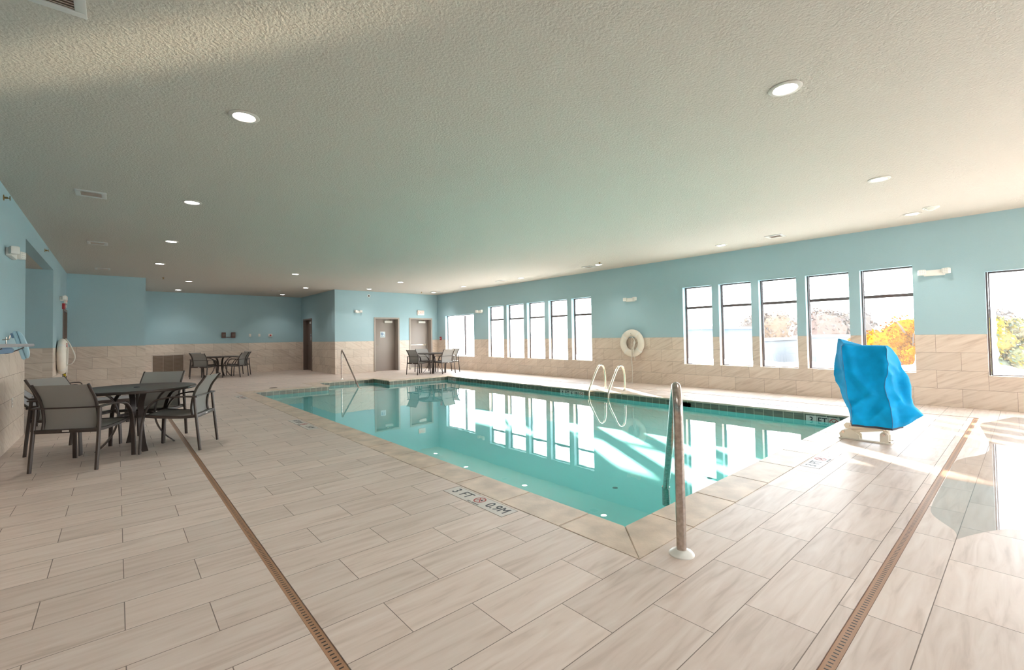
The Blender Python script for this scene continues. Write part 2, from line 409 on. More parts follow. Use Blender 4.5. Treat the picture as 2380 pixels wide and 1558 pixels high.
# ------------------------------------------------------------------ shell dimensions
CZ = 3.17; WZ = 1.218; XR = 10.55; XL = -1.01; YR = -4.0
YD = 17.05; XD = 6.12; YB = 21.1; YS = 16.75; XS = .62
def slab(name, axis, pos, th, u0, u1, z0, z1, holes, tile, split=True):
    """wall slab; axis 'X' = plane x=pos spanning y, axis 'Y' = plane y=pos spanning x; th signed"""
    us = sorted({u0, u1, *[h[0] for h in holes], *[h[1] for h in holes]}); us = [u for u in us if u0 <= u <= u1]
    zs = sorted({z0, z1, *( [WZ] if split and z0 < WZ < z1 else []), *[h[2] for h in holes], *[h[3] for h in holes]}); zs = [z for z in zs if z0 <= z <= z1]
    b = MB(); p0, p1 = sorted((pos, pos+th))
    def solid(i, j):
        if i < 0 or j < 0 or i >= len(us)-1 or j >= len(zs)-1: return False
        um, zm = (us[i]+us[i+1])/2, (zs[j]+zs[j+1])/2
        return not any(h[0] < um < h[1] and h[2] < zm < h[3] for h in holes)
    def P(p, u, z): return (p, u, z) if axis == 'X' else (u, p, z)
    for i in range(len(us)-1):
        for j in range(len(zs)-1):
            if not solid(i, j): continue
            a, c, lo, hi = us[i], us[i+1], zs[j], zs[j+1]
            b.mi = 0 if (not split or (lo+hi)/2 > WZ) else 1
            quads = [[P(p, a, lo), P(p, c, lo), P(p, c, hi), P(p, a, hi)] for p in (p0, p1)]
            if not solid(i-1, j): quads.append([P(p0, a, lo), P(p1, a, lo), P(p1, a, hi), P(p0, a, hi)])
            if not solid(i+1, j): quads.append([P(p0, c, lo), P(p1, c, lo), P(p1, c, hi), P(p0, c, hi)])
            if not solid(i, j-1): quads.append([P(p0, a, lo), P(p1, a, lo), P(p1, c, lo), P(p0, c, lo)])
            if not solid(i, j+1): quads.append([P(p0, a, hi), P(p1, a, hi), P(p1, c, hi), P(p0, c, hi)])
            for q in quads: b.face([b.bm.verts.new(v) for v in q])
    bmesh.ops.remove_doubles(b.bm, verts=b.bm.verts, dist=1e-5)
    o = b.build(name, [M_paint, tile], smooth=False)
    return struct(o)

G1 = [(12.54, 13.44), (11.46, 12.36), (10.45, 11.29), (9.46, 10.27), (8.51, 9.28)]
G2 = [(4.91, 5.635), (4.035, 4.75), (3.15, 3.88), (2.26, 2.985), (1.335, 2.09)]
SILL, HEAD, MUL, HEAD2 = .555, 2.44, 1.935, 2.225
FARW = (14.35, 16.40); BIGW = (-1.6, .455)
holesR = [(a, c, SILL, HEAD) for a, c in G1+G2] + [(FARW[0], FARW[1], .54, HEAD2), (BIGW[0], BIGW[1], .545, HEAD2), (-3.6, -2.1, .545, HEAD2)]
slab('wall_right', 'X', XR, .22, YR-.2, YD+.6, -.3, CZ+.3, holesR, M_wtX)
OPY = (9.62, 13.42); OPZ = 2.85
slab('wall_left', 'X', XL, -.15, YR-.2, YS+.15, 0, CZ, [(OPY[0], OPY[1], -.1, OPZ), (15.72, 16.66, -.1, 2.13)], M_wtX)
DW = [(7.70, 8.69), (9.24, 10.24)]
slab('wall_back', 'Y', YD, .4, XD, XR, 0, CZ, [(a, c, -.1, 2.10) for a, c in DW], M_wtY)
slab('wall_back', 'Y', YB, .2, XS-.2, XD+.6, 0, CZ, [], M_wtY)
slab('wall_back', 'Y', YS, .2, XL-.15, XS, 0, CZ, [], M_wtY)
slab('wall_left', 'X', XS, -.2, YS+.2, YB, 0, CZ, [], M_wtX)
slab('wall_right', 'X', XD, .4, YD+.4, YB, 0, CZ, [(19.72, 20.76, -.1, 2.15)], M_wtX)
slab('wall_front', 'Y', YR, -.2, XL-.15, XR+.22, 0, CZ, [(3.2, 4.6, .55, 2.25), (5.6, 7.1, .55, 2.25)], M_wtY)  # openings are unseen behind the camera, added to let in more light
slab('wall_back', 'Y', YD+.42, .1, XD+.4, XR+.22, 0, CZ, [], M_wtY)  # unseen backing added behind the doors, keeps sky light from showing under them
slab('wall_right', 'X', XD+.42, .1, YD+.52, YB, 0, CZ, [], M_wtX)  # same added backing behind the side door
# recess beyond the opening in the left wall
slab('wall_left', 'X', -3.3, -.15, OPY[0]-.15, OPY[1]+.15, 0, OPZ, [], M_wtX)
slab('wall_back', 'Y', OPY[1], .15, -3.3, XL-.15, 0, OPZ, [], M_wtY)
slab('wall_front', 'Y', OPY[0], -.15, -3.3, XL-.15, 0, OPZ, [], M_wtY)
b = MB(); b.box((-3.4, OPY[0]-.1, OPZ), (XL-.15, OPY[1]+.1, OPZ+.2)); struct(b.build('ceiling', M_ceil, smooth=False))
b = MB(); b.box((-1.6, YR-.4, CZ), (XR+.5, YB+.3, CZ+.2)); struct(b.build('ceiling', M_ceil, smooth=False))

# floor with the pool and the drain channels left open
PX0, PX1, PY0, PY1 = 2.575, 8.45, 1.82, 13.05
AX0, AX1, AY1 = 4.50, 6.345, 14.20
CW = .30
DLX = (.652, .700); DRY = (.528, .580); DWX = (9.45, 9.50)
xs = sorted({-3.4, DLX[0], DLX[1], PX0-CW, AX0-CW, AX1+CW, PX1+CW, DWX[0], DWX[1], XR+.1, XD, XD+.4, XR+.1})
ys = sorted({YR, DRY[0], DRY[1], PY0-CW, PY1+CW, AY1+CW, 12.2, OPY[0], YB+.1, YD+.4})
b = MB()
def in_pool(x, y):
    return (PX0-CW < x < PX1+CW and PY0-CW < y < PY1+CW) or (AX0-CW < x < AX1+CW and PY1 < y < AY1+CW)
def in_drain(x, y):
    return (DLX[0] < x < DLX[1] and y < 12.2) or (DRY[0] < y < DRY[1] and 1.0 < x < DWX[1]) or (DWX[0] < x < DWX[1] and DRY[1] < y < 12.2)
xs = sorted(set(xs) | {1.0})
for i in range(len(xs)-1):
    for j in range(len(ys)-1):
        x, y = (xs[i]+xs[i+1])/2, (ys[j]+ys[j+1])/2
        if in_pool(x, y) or in_drain(x, y): continue
        if x < XL and y > YD-.2: continue
        b.box((xs[i], ys[j], -.06), (xs[i+1], ys[j+1], 0))
bmesh.ops.remove_doubles(b.bm, verts=b.bm.verts, dist=1e-5)
struct(b.build('floor', M_floor, smooth=False))

# drains: each a grate in its channel
def drain(name, label, a, c, along, centre):
    t = thing(name, label, 'drain', (0, 0, 0), group='slotted deck drains')
    m = grate_mat(name+'_grate', along, 1-along, centre)
    b = MB(); b.box((a[0]+.003, a[1]+.003, -.03), (c[0]-.003, c[1]-.003, -.004)); b.build('grate', m, t, smooth=False)
    b = MB(); b.box((a[0], a[1], -.058), (c[0], c[1], -.031)); b.build('channel', M_drain, t, smooth=False)
drain('floor_drain', 'long tan slotted floor drain running past the round table on the left', (DLX[0], YR, 0), (DLX[1], 12.2, 0), 1, .676)
drain('floor_drain', 'tan slotted floor drain crossing the deck at the bottom right, behind the blue cover', (1.0, DRY[0], 0), (DWX[1], DRY[1], 0), 0, .554)
drain('floor_drain', 'thin slotted floor drain running along the deck below the windows', (DWX[0], DRY[1], 0), (DWX[1], 12.2, 0), 1, 9.475)

# ------------------------------------------------------------------ pool
WLV = -.122
pool = thing('swimming_pool', 'indoor swimming pool of teal water with tan stone coping', 'swimming pool', (0, 0, 0))
outline = [(PX0, PY0), (PX1, PY0), (PX1, PY1), (AX1, PY1), (AX1, AY1), (AX0, AY1), (AX0, PY1), (PX0, PY1)]
def offset_poly(pl, d):
    out = []; n = len(pl)
    for i in range(n):
        p0, p1, p2 = Vector(pl[i-1]), Vector(pl[i]), Vector(pl[(i+1) % n])
        n1 = Vector(((p1-p0).y, -(p1-p0).x)).normalized(); n2 = Vector(((p2-p1).y, -(p2-p1).x)).normalized()
        out.append(tuple(p1+d*(n1+n2)))
    return out
outer = offset_poly(outline, CW); inner = offset_poly(outline, -.028)
b = MB(); bg = MB()
def lerp2(a, c, t): return (a[0]+(c[0]-a[0])*t, a[1]+(c[1]-a[1])*t)
JN = {0: [.3437+.66*k for k in range(8)], 7: None}
for i in range(len(outline)):
    a, c = Vector(outline[i]), Vector(outline[(i+1) % 8]); Ln = (c-a).length; d = (c-a)/Ln; nn = Vector((d.y, -d.x))
    if i == 0: cuts = [.345+.66*k for k in range(8)]
    elif i == 7: cuts = [Ln-(.336+.625*k) for k in range(17)][::-1]
    else:
        k = max(1, round(Ln/.66)); cuts = [Ln*j/k for j in range(1, k)]
    cuts = [0]+cuts+[Ln]
    A, B_ = Vector(outer[i]), Vector(outer[(i+1) % 8]); I0, I1 = Vector(inner[i]), Vector(inner[(i+1) % 8])
    for j in range(len(cuts)-1):
        g = .003
        if j == 0: po, pi = A + d*(g if True else 0), I0+d*g
        else: po, pi = a+nn*CW+d*(cuts[j]+g), a-nn*.028+d*(cuts[j]+g)
        if j == len(cuts)-2: qo, qi = B_-d*g, I1-d*g
        else: qo, qi = a+nn*CW+d*(cuts[j+1]-g), a-nn*.028+d*(cuts[j+1]-g)
        po, qo = po-nn*.003, qo-nn*.003
        t = MB(); t.prism([tuple(pi), tuple(qi), tuple(qo), tuple(po)][::-1], -.028, .001)
        bmesh.ops.bevel(t.bm, geom=[e for e in t.bm.edges], offset=.004, segments=2, affect='EDGES')
        b.merge(t.bm)
b.build('coping', M_cop, pool)
for i in range(8):
    A, B_, a, c = outer[i], outer[(i+1) % 8], outline[i], outline[(i+1) % 8]
    bg.prism([a, c, B_, A][::-1], -.06, -.004)
bg.build('mortar_bed', M_grout, pool, smooth=False)
# waterline tile band
for i in range(8):
    a, c = Vector(outline[i]), Vector(outline[(i+1) % 8]); d = (c-a).normalized(); nn = Vector((d.y, -d.x))
    b = MB(); b.prism([tuple(a-nn*.004), tuple(c-nn*.004), tuple(c+nn*.02), tuple(a+nn*.02)][::-1], -.21, -.029)
    b.build('waterline_tile', M_pooltile if abs(d.y) > .5 else M_pooltileX, pool, smooth=False)
# basin
b = MB(); DEP = -1.02; DEEP = -1.35
def wall_quad(p, q, z0, z1p, z1q):
    b.face([b.bm.verts.new((*p, z0)), b.bm.verts.new((*q, z0)), b.bm.verts.new((*q, z1q)), b.bm.verts.new((*p, z1p))])
def depth(y): return DEP+(DEEP-DEP)*max(0, min(1, (y-4)/6)) if y < 10 else DEEP
for i in range(8):
    p, q = outline[i], outline[(i+1) % 8]
    n = 12
    for k in range(n):
        s_, e_ = lerp2(p, q, k/n), lerp2(p, q, (k+1)/n); wall_quad(s_, e_, -.205, DEEP-.02, DEEP-.02)
ysb = [PY0, 4, 6, 8, 10, PY1, AY1]
for j in range(len(ysb)-1):
    x0, x1 = (PX0, PX1) if ysb[j] < PY1 else (AX0, AX1)
    za, zb_ = depth(ysb[j]), depth(ysb[j+1])
    b.face([b.bm.verts.new(v) for v in ((x0, ysb[j], za), (x1, ysb[j], za), (x1, ysb[j+1], zb_), (x0, ysb[j+1], zb_))])
bas = b.build('basin', M_basin, pool, smooth=False)
for k in range(4):   # entry steps in the alcove
    b = MB(); b.rbox((AX0+.002, AY1-.30*(k+1), DEEP+.02), (AX1-.002, AY1-.30*k-.002, -.34-.24*k), .012); b.build('step', M_basin, pool)
b = MB(); b.face([b.bm.verts.new((x, y, WLV)) for x, y in outline]); wat = b.build('water', M_water, pool, smooth=False)
if wat.data.polygons[0].normal.z < 0: wat.data.flip_normals()
for p_ in wat.data.polygons: p_.use_smooth = True
wat.cycles.is_caustics_caster = True; bas.cycles.is_caustics_receiver = True; sd.cycles.is_caustics_light = True
# skimmer throat in the right pool wall
b = MB(); b.box((PX1-.004, 4.40, -.20), (PX1+.16, 4.62, -.055)); b.build('skimmer_mouth', M_black, pool, smooth=False)
for (x, y) in ((4.2, 3.1), (5.1, 4.6), (3.4, 2.6), (5.2, 2.5)):
    b = MB(); b.lathe([(.0, .006), (.026, .004), (.03, 0)], (x, y, DEP+.002), seg=20); b.build('floor_fitting', M_fit, pool)

# ------------------------------------------------------------------ markers
def no_diving(parent, mtx, r, name='no_diving_symbol'):
    b = MB()
    b.tube([mtx @ Vector((r*math.cos(a), r*math.sin(a), .0008)) for a in [2*PI*k/28 for k in range(28)]], 0, closed=True, flat=(r*.18, .0012), up=None) if False else None
    n = 32
    for k in range(n):
        a0, a1 = 2*PI*k/n, 2*PI*(k+1)/n
        q = [(r*.84*math.cos(a0), r*.84*math.sin(a0)), (r*math.cos(a0), r*math.sin(a0)), (r*math.cos(a1), r*math.sin(a1)), (r*.84*math.cos(a1), r*.84*math.sin(a1))]
        b.prism(q, 0, .0012, mtx)
    for s_ in (1, -1):
        b.box((-r*.86, -r*.07, .0002), (r*.86, r*.07, .0014), mtx @ Matrix.Rotation(s_*PI/4, 4, 'Z'))
    o = b.build(name, M_inkred, parent, smooth=False)
    b = MB(); b.prism([(-.5*r, -.25*r), (-.3*r, -.35*r), (.1*r, .0), (.45*r, .25*r), (.35*r, .4*r), (-.1*r, .12*r)], 0, .001, mtx)
    b.prism([(.4*r+.14*r*math.cos(a), .02*r+.14*r*math.sin(a)) for a in [2*PI*k/12 for k in range(12)]], 0, .001, mtx)
    b.build('diver_figure', M_ink, o, smooth=False)
def deck_marker(label, centre, xd, yd, left, right, length=.77, hgt=.155, ink=None):
    ink = ink or M_ink
    t = thing('depth_marker', label, 'depth marker', (0, 0, 0), group='depth markers set in the deck')
    mtx = frame_mtx(centre, xd, yd)
    b = MB(); b.box((-length/2, -hgt/2, -.004), (length/2, hgt/2, .0012), mtx); b.build('tile', M_marker, t, smooth=False)
    b = MB(); b.box((-length/2-.004, -hgt/2-.004, -.004), (length/2+.004, hgt/2+.004, .0006), mtx); b.build('tile_joint', M_grout, t, smooth=False)
    m2 = frame_mtx(Vector(centre)+Vector((0, 0, .0013)), xd, yd)
    ws = left.split(' ')
    for wd, px_ in zip(ws, (-.305, -.165) if len(ws) == 2 else (-.215,)):
        b = MB(); text_bm(b, wd, .128, m2 @ Matrix.Translation((px_*length/.77, .004, 0)), .0004, .86); b.build('feet_lettering', ink, t, smooth=False)
    b = MB(); text_bm(b, right, .128, m2 @ Matrix.Translation((.235*length/.77, .004, 0)), .0004, .86); b.build('metre_lettering', ink, t, smooth=False)
    b = MB(); text_bm(b, 'NO DIVING', .026, m2 @ Matrix.Translation((0.01, -.062, 0)), .0004, 1.0); b.build('caption', ink, t, smooth=False)
    no_diving(t, m2 @ Matrix.Translation((.008, .012, 0)), .052)
    return t
deck_marker('pale depth marker tile reading 3 FT 0.9 M, nearest, in the left deck', (2.172, 2.93, 0), (0, -1, 0), (1, 0, 0), '3 FT', '0.9M')
deck_marker('pale depth marker tile with crowded lettering, halfway along the left deck', (2.165, 7.42, 0), (0, -1, 0), (1, 0, 0), '4FT6IN', '1.4M', 1.04)
deck_marker('grey depth marker tile at the far left corner of the pool', (2.170, 12.05, 0), (0, -1, 0), (1, 0, 0), '3 FT', '0.9M')
deck_marker('glaring depth marker tile on the near deck in front of the blue covered lift', (5.40, 1.432, 0), (1, 0, 0), (0, 1, 0), '3 FT', '0.9M')
deck_marker('depth marker tile on the deck strip below the tall windows, facing the wall', (8.86, 2.98, 0), (0, 1, 0), (-1, 0, 0), '3 FT', '0.9M')
def line_marker(label, items, y_start):
    """waterline number tiles on the right pool wall, reading towards -Y"""
    t = thing('waterline_marker', label, 'depth marker', (0, 0, 0), group='waterline depth markers on the far pool wall')
    y = y_start
    for it in items:
        b = MB(); b.rbox((PX1-.008, y-.150, -.205), (PX1+.002, y-.002, -.052), .002); tl = b.build('tile', M_marker, t)
        mtx = frame_mtx((PX1-.0085, y-.076, -.128), (0, -1, 0), (0, 0, 1))
        if it == 'x': no_diving(t, mtx, .06)
        else:
            bl = MB(); text_bm(bl, it, .15, mtx, .0005, .8); bl.build('lettering', M_black, tl, smooth=False)
        y -= .154
line_marker('white waterline tiles reading 3 FT by the near corner of the far pool wall', ['3', 'FT', 'x'], 2.44)
line_marker('white waterline tiles reading 4 FT 6 IN beside the pool ladder', ['4', 'FT', '6', 'IN', 'x'], 7.85)
line_marker('white waterline tiles at the far right corner of the pool', ['3', 'FT', 'x'], 13.0)
b = MB(); b.lathe([(.10, 0), (.10, .004), (.09, .007), (0, .007)], (0, 0, 0), seg=28); tag(b.build('skimmer_lid', M_ventd, loc=(3.23, 13.68, 0)), 'small dark round lid in the deck beyond the left end of the pool', 'lid')
b = MB(); b.lathe([(.125, 0), (.125, .003), (.115, .005), (0, .005)], (0, 0, 0), seg=28); tag(b.build('skimmer_lid', M_marker, loc=(9.1, 4.74, 0)), 'pale round lid in the deck between pool and tall windows', 'lid')

# wet film on the right
pud = [(8.9, .50), (8.2, .42), (7.4, .34), (6.82, .345), (6.3, .515), (5.68, .523), (5.0, .523), (4.5, .515), (4.33, .49), (4.22, .44), (4.10, .37), (4.02, .345), (3.93, .335), (4.02, .30), (4.08, .275), (4.18, .23), (4.29, .172), (4.36, .12), (4.38, .02), (4.33, -.2), (4.5, -.8), (5.2, -1.6), (7.5, -2.0), (9.9, -1.6), (9.9, .2)]
b = MB(); b.prism([(q.x, q.y) for q in catmull([(x, y, 0) for x, y in pud], 3)], .0003, .0016); o = b.build('puddle', M_film, smooth=False)
tag(o, 'shallow puddle of water glaring on the deck at the right edge', 'puddle')

# ------------------------------------------------------------------ windows
wn_i = [0]
def window(y0, y1, z0, z1, mul=None, vmul=None, fog=M_glassfog):
    wn_i[0] += 1; yc = (y0+y1)/2; hw = (y1-y0)/2; hh = z1-z0
    t = sempty('window_%d' % wn_i[0], (XR+.10, yc, z0))
    b = MB(); f = .042; x0, x1 = 0, .06
    b.box((x0+.03, -hw, 0), (x1, -hw+f*.3, hh)); b.box((x0+.02, hw-f*.5, 0), (x1, hw, hh)); b.box((x0+.035, hw-f, 0), (x1, hw-f*.62, hh))
    b.box((x0+.02, -hw+f*.3, 0), (x1, hw-f, f*.35)); b.box((x0, -hw+f*.3, hh-f*.6), (x1, hw-f, hh))
    if mul: b.box((x0, -hw+f*.3, mul-z0-.027), (x1, hw-f, mul-z0+.027))
    if vmul: b.box((x0, vmul-yc-.03, f*.8), (x1, vmul-yc+.03, hh-f))
    b.build('window_frame', M_bronze, t, smooth=False)
    if mul:
        for q0, q1, mt in ((f*.3, mul-z0-.025, fog), (mul-z0+.025, hh-f*.5, M_glass)):
            b = MB(); b.box((.026, -hw+.008, q0), (.032, hw-f, q1)); b.build('pane', mt, t, smooth=False).visible_shadow = False   # clear glass throws no shadow
    else:
        b = MB(); b.box((.026, -hw+.008, f*.3), (.032, hw-f, hh-f*.5)); b.build('pane', fog, t, smooth=False).visible_shadow = False
for a, c in G1+G2: window(a, c, SILL, HEAD, MUL)
window(FARW[0], FARW[1], .54, HEAD2, None, 15.1, M_glasswide)
window(BIGW[0], BIGW[1], .545, HEAD2, None, -.6, M_glasswide)
window(-3.6, -2.1, .545, HEAD2, None, None, M_glasswide)  # unseen window added behind the camera to bring in more daylight

# ------------------------------------------------------------------ doors
def lever(b, mtx):
    b.lathe([(.0, .0), (.028, 0), (.028, .012), (0, .012)], (0, 0, 0), 'Y', 16, mtx)
    b.tube([mtx @ Vector(p) for p in ((0, -.0, 0), (0, -.05, 0), (.015, -.058, 0), (.13, -.058, 0))], .009, 8)
def door(name, origin, rz, w_, h, rec, leafm, framem, push=False, handle_side=-1, closer=True, kick=False):
    """local: x along the opening, -y towards the room, leaf recessed by rec"""
    t = sempty(name, origin, rz); fr = .05
    b = MB()
    for s_ in (-1, 1):
        x = s_*w_/2
        b.box((min(x, x+s_*fr), -.02, 0), (max(x, x+s_*fr), .0, h+fr))
        b.box((min(x, x-s_*.012), -.02, 0), (max(x, x-s_*.012), rec+.04, h))
    b.box((-w_/2, -.02, h), (w_/2, 0, h+fr)); b.box((-w_/2, -.02, h-.012), (w_/2, rec+.04, h))
    b.build('door_frame', framem, t, smooth=False)
    b = MB(); b.rbox((-w_/2+.014, rec, .001), (w_/2-.014, rec+.045, h-.014), .003); lf = b.build('door_leaf', leafm, t)
    b = MB()
    if push:
        b.rbox((-w_/2+.05, rec-.07, .99), (w_/2-.10, rec-.035, 1.03), .006); b.box((-w_/2+.05, rec-.04, .985), (-w_/2+.12, rec, 1.035)); b.box((w_/2-.18, rec-.04, .985), (w_/2-.10, rec, 1.035))
        b.build('push_bar', M_chrome, lf)
        b = MB(); b.box((-w_/2+.05, rec-.012, .02), (w_/2-.05, rec, .05)); b.build('sweep_strip', M_chrome, lf)
    else:
        lever(b, Matrix.Translation((handle_side*(w_/2-.07), rec, 1.05)) @ Matrix.Diagonal((-handle_side, 1, 1, 1))); b.build('lever_handle', M_chrome, lf)
    if closer:
        b = MB(); b.rbox((.0, rec-.07, h-.16), (.34, rec-.005, h-.075), .008)
        b.build('closer', M_white, lf)
        b = MB(); b.tube([(.26, rec-.04, h-.07), (.26, rec-.04, h-.05), (.02, rec-.10, h-.045), (.30, rec-.02, h-.03)], .01, 6); b.build('closer_arm', M_chrome, lf)
    return t
door('door_1', ((DW[0][0]+DW[0][1])/2, YD, 0), 0, DW[0][1]-DW[0][0], 2.10, .26, M_taupe, M_taupe_d)
door('door_2', ((DW[1][0]+DW[1][1])/2, YD, 0), 0, DW[1][1]-DW[1][0], 2.10, .26, M_taupe, M_taupe_d, push=True)
door('door_3', (XD, 20.24, 0), -PI/2, 1.04, 2.15, .14, M_brown, M_brown, handle_side=-1)
door('door_4', (XL, 16.19, 0), PI/2, .94, 2.13, .06, M_brown, M_brown, handle_side=1, closer=False)
b = MB(); b.rbox((-.11, -.006, -.12), (.11, 0, .12), .004); o = thing('restroom_sign', 'pale blue restroom pictogram sign on the left taupe door', 'sign', (8.13, YD+.254, 1.47))
b.build('sign_plate', M_psign, o)
b = MB(); mt = frame_mtx((0, -.0065, 0), (1, 0, 0), (0, 0, 1))
for cx in (-.06, -.015):
    b.lathe([(0, -.001), (.013, -.001), (.013, .001), (0, .001)], (cx, .075, 0), 'Z', 12, mt)
    b.prism([(cx-.018, .055), (cx+.018, .055), (cx+.014, -.005), (cx+.008, -.045), (cx-.008, -.045), (cx-.014, -.005)], -.001, .001, mt)
b.prism([(.03, .05), (.045, .055), (.055, .0), (.085, -.03), (.075, -.04), (.04, -.01)], -.001, .001, mt)
text_bm(b, 'RESTROOM', .032, mt @ Matrix.Translation((0, -.082, 0)), .0006, .95)
b.build('pictogram', M_bsign, o, smooth=False)
o = thing('door_label', 'small white notice on the dark side door', 'sign', (XD+.134, 20.22, 1.42), -PI/2)
b = MB(); b.rbox((-.05, -.006, -.14), (.05, 0, .14), .002); b.build('label_plate', M_psign, o)
b = MB(); b.box((-.03, -.008, .02), (.03, -.0055, .10)); b.build('print', M_bsign, o, smooth=False)

# ------------------------------------------------------------------ chairs and tables
def make_chair(label, group):
    t = thing('patio_armchair', label, 'chair', group=group)
    for s_ in (-1, 1):
        b = MB(); x = s_*.292
        b.tube([(x, -.305, 0), (x, -.285, .2), (x*.985, -.255, .5), (x*.975, -.245, .635)], 0, flat=(.034, .028), up=(1, 0, 0)); b.build('rear_leg', M_frame, t)
        b = MB()
        b.tube(catmull([(x*.97, -.275, .640), (x*1.0, -.10, .648), (x*1.03, .05, .640), (x*1.03, .16, .605), (x*1.01, .245, .50), (x, .285, .34), (x, .30, .15), (x, .305, 0)], 5), 0, flat=(.045, .018), up=(1, 0, 0))
        b.build('armrest_leg', M_frame, t)
        b = MB(); b.tube(catmull([(x*.9, -.265, .405), (x*.9, -.1, .40), (x*.9, .12, .415), (x*.9, .27, .435)], 4), 0, flat=(.022, .034), up=(1, 0, 0)); b.build('seat_rail', M_frame, t)
        b = MB(); b.tube(catmull([(s_*.245, -.215, .40), (s_*.245, -.200, .50), (s_*.245, -.215, .62), (s_*.245, -.255, .74), (s_*.245, -.315, .83), (s_*.245, -.350, .885)], 5), .0135, 10); b.build('back_tube', M_frame, t)
    b = MB(); b.rbox((-.285, -.275, .385), (.285, -.255, .425), .003); rail = b.build('rear_rail', M_frame, t)
    b = MB(); b.rbox((-.03, -.279, .398), (.03, -.2745, .414), .001); b.build('badge', M_badge, rail)
    b = MB(); b.tube([(-.285, -.262, .640), (.285, -.262, .640)], .008, 8); b.build('back_crossbar', M_frame, t)
    b = MB(); b.tube([(-.27, .275, .430), (.27, .275, .430)], .016, 10); b.build('front_rail', M_frame, t)
    prof = catmull([(0, -.200, .42), (0, -.188, .50), (0, -.203, .62), (0, -.243, .74), (0, -.303, .83), (0, -.340, .882)], 3)
    def fb(u, v):
        k = v*(len(prof)-1); i = min(int(k), len(prof)-2); p = prof[i].lerp(prof[i+1], k-i); d = prof[i+1]-prof[i]
        return (-.238+.476*u, p.y+.012*math.sin(PI*u)*-1, p.z), (0, d.z, -d.y)
    b = MB(); b.sheet(fb, 8, 15, .004); b.build('back_sling', M_sling, t)
    def fs(u, v):
        y = -.24+.52*v
        z = .418+.02*v-.028*math.sin(PI*v)*(.5+.5*math.sin(PI*u))
        return (-.255+.51*u, y, z), (0, 0, 1)
    b = MB(); b.sheet(fs, 8, 8, .006); b.build('seat_sling', M_sling, t)
    return t
def make_table(label, group):
    t = thing('round_patio_table', label, 'table', group=group)
    b = MB(); R_ = .61
    b.lathe([(.0, .715), (R_-.03, .715), (R_-.006, .712), (R_, .722), (R_, .736), (R_-.008, .745), (R_-.03, .746), (R_-.045, .742), (.03, .742), (.03, .73)], seg=64); tp = b.build('tabletop', M_tabletop, t)
    b = MB(); b.lathe([(0, .742), (.032, .742), (.032, .748), (.024, .751), (0, .751)], seg=20); b.build('umbrella_cap', M_black, tp)
    b = MB()
    for k in range(-6, 7):
        y = k*.085; hx = math.sqrt(max(0, .55**2-y*y))
        for s_ in ((-hx, -.06), (.06, hx)) if abs(y) < .05 else ((-hx, hx),): b.box((s_[0], y-.002, .7418), (s_[1], y+.002, .7424))
    b.build('slot_lines', M_black, tp, smooth=False)
    for k in range(4):
        a = PI/4+k*PI/2; c_, s_ = math.cos(a), math.sin(a)
        pr = catmull([(.40, 0, .712), (.30, 0, .68), (.215, 0, .58), (.18, 0, .42), (.205, 0, .26), (.28, 0, .12), (.385, 0, .006)], 5)
        b = MB(); b.tube([(p.x*c_, p.x*s_, p.z) for p in pr], 0, flat=(.062, .013), up=(-s_, c_, 0)); b.build('table_leg', M_frame, t)
    b = MB(); b.tube([(.185*math.cos(2*PI*k/32), .185*math.sin(2*PI*k/32), .40) for k in range(32)], 0, flat=(.03, .01), up=(0, 0, 1), closed=True); b.build('ring_brace', M_frame, t)
    return t
def face(dx, dy): return math.atan2(dy, dx)-PI/2
c0 = make_chair('dark framed mesh armchair seen from behind, nearest to the camera', 'armchairs around the round tables')
t0 = make_table('round dark metal patio table nearest to the camera, on the left deck', 'round patio tables')
def put_chair(x, y, dx, dy, label):
    return dup(c0, (x, y, 0), face(dx, dy), label)
c0.location = (-.255, 6.77, 0); c0.rotation_euler = (0, 0, face(.50, .86))
put_chair(.605, 6.985, -.90, .43, 'mesh armchair turned sideways at the right of the nearest round table')
put_chair(.345, 7.80, -.48, -.88, 'mesh armchair behind the nearest round table, half hidden by the tabletop')
put_chair(-.38, 7.72, .79, -.60, 'mesh armchair left of the nearest round table, hidden behind the nearest chair')
t0.location = (.19, 7.36, 0); t0.rotation_euler = (0, 0, -.61)
dup(t0, (2.87, 19.72, 0), .3, 'round dark patio table in the far alcove by the wall grille')
put_chair(2.33, 19.28, .66, .75, 'mesh armchair at the front left of the far alcove table')
put_chair(3.27, 19.12, -.80, .60, 'mesh armchair at the front right of the far alcove table')
put_chair(3.52, 20.02, -.97, -.25, 'mesh armchair at the right back of the far alcove table, mostly hidden')
put_chair(2.42, 20.33, .65, -.76, 'mesh armchair at the back left of the far alcove table')
dup(t0, (8.86, 14.62, 0), .2, 'round dark patio table in front of the two taupe doors')
put_chair(8.17, 14.50, .98, .2, 'mesh armchair at the left of the table by the taupe doors')
put_chair(8.99, 14.12, -.1, .99, 'mesh armchair with its back to the pool, at the table by the taupe doors')
put_chair(8.93, 15.33, -.1, -.99, 'mesh armchair behind the table by the taupe doors, facing the pool')
put_chair(9.52, 14.60, -.99, .05, 'mesh armchair by the far window, at the right of the table by the taupe doors')

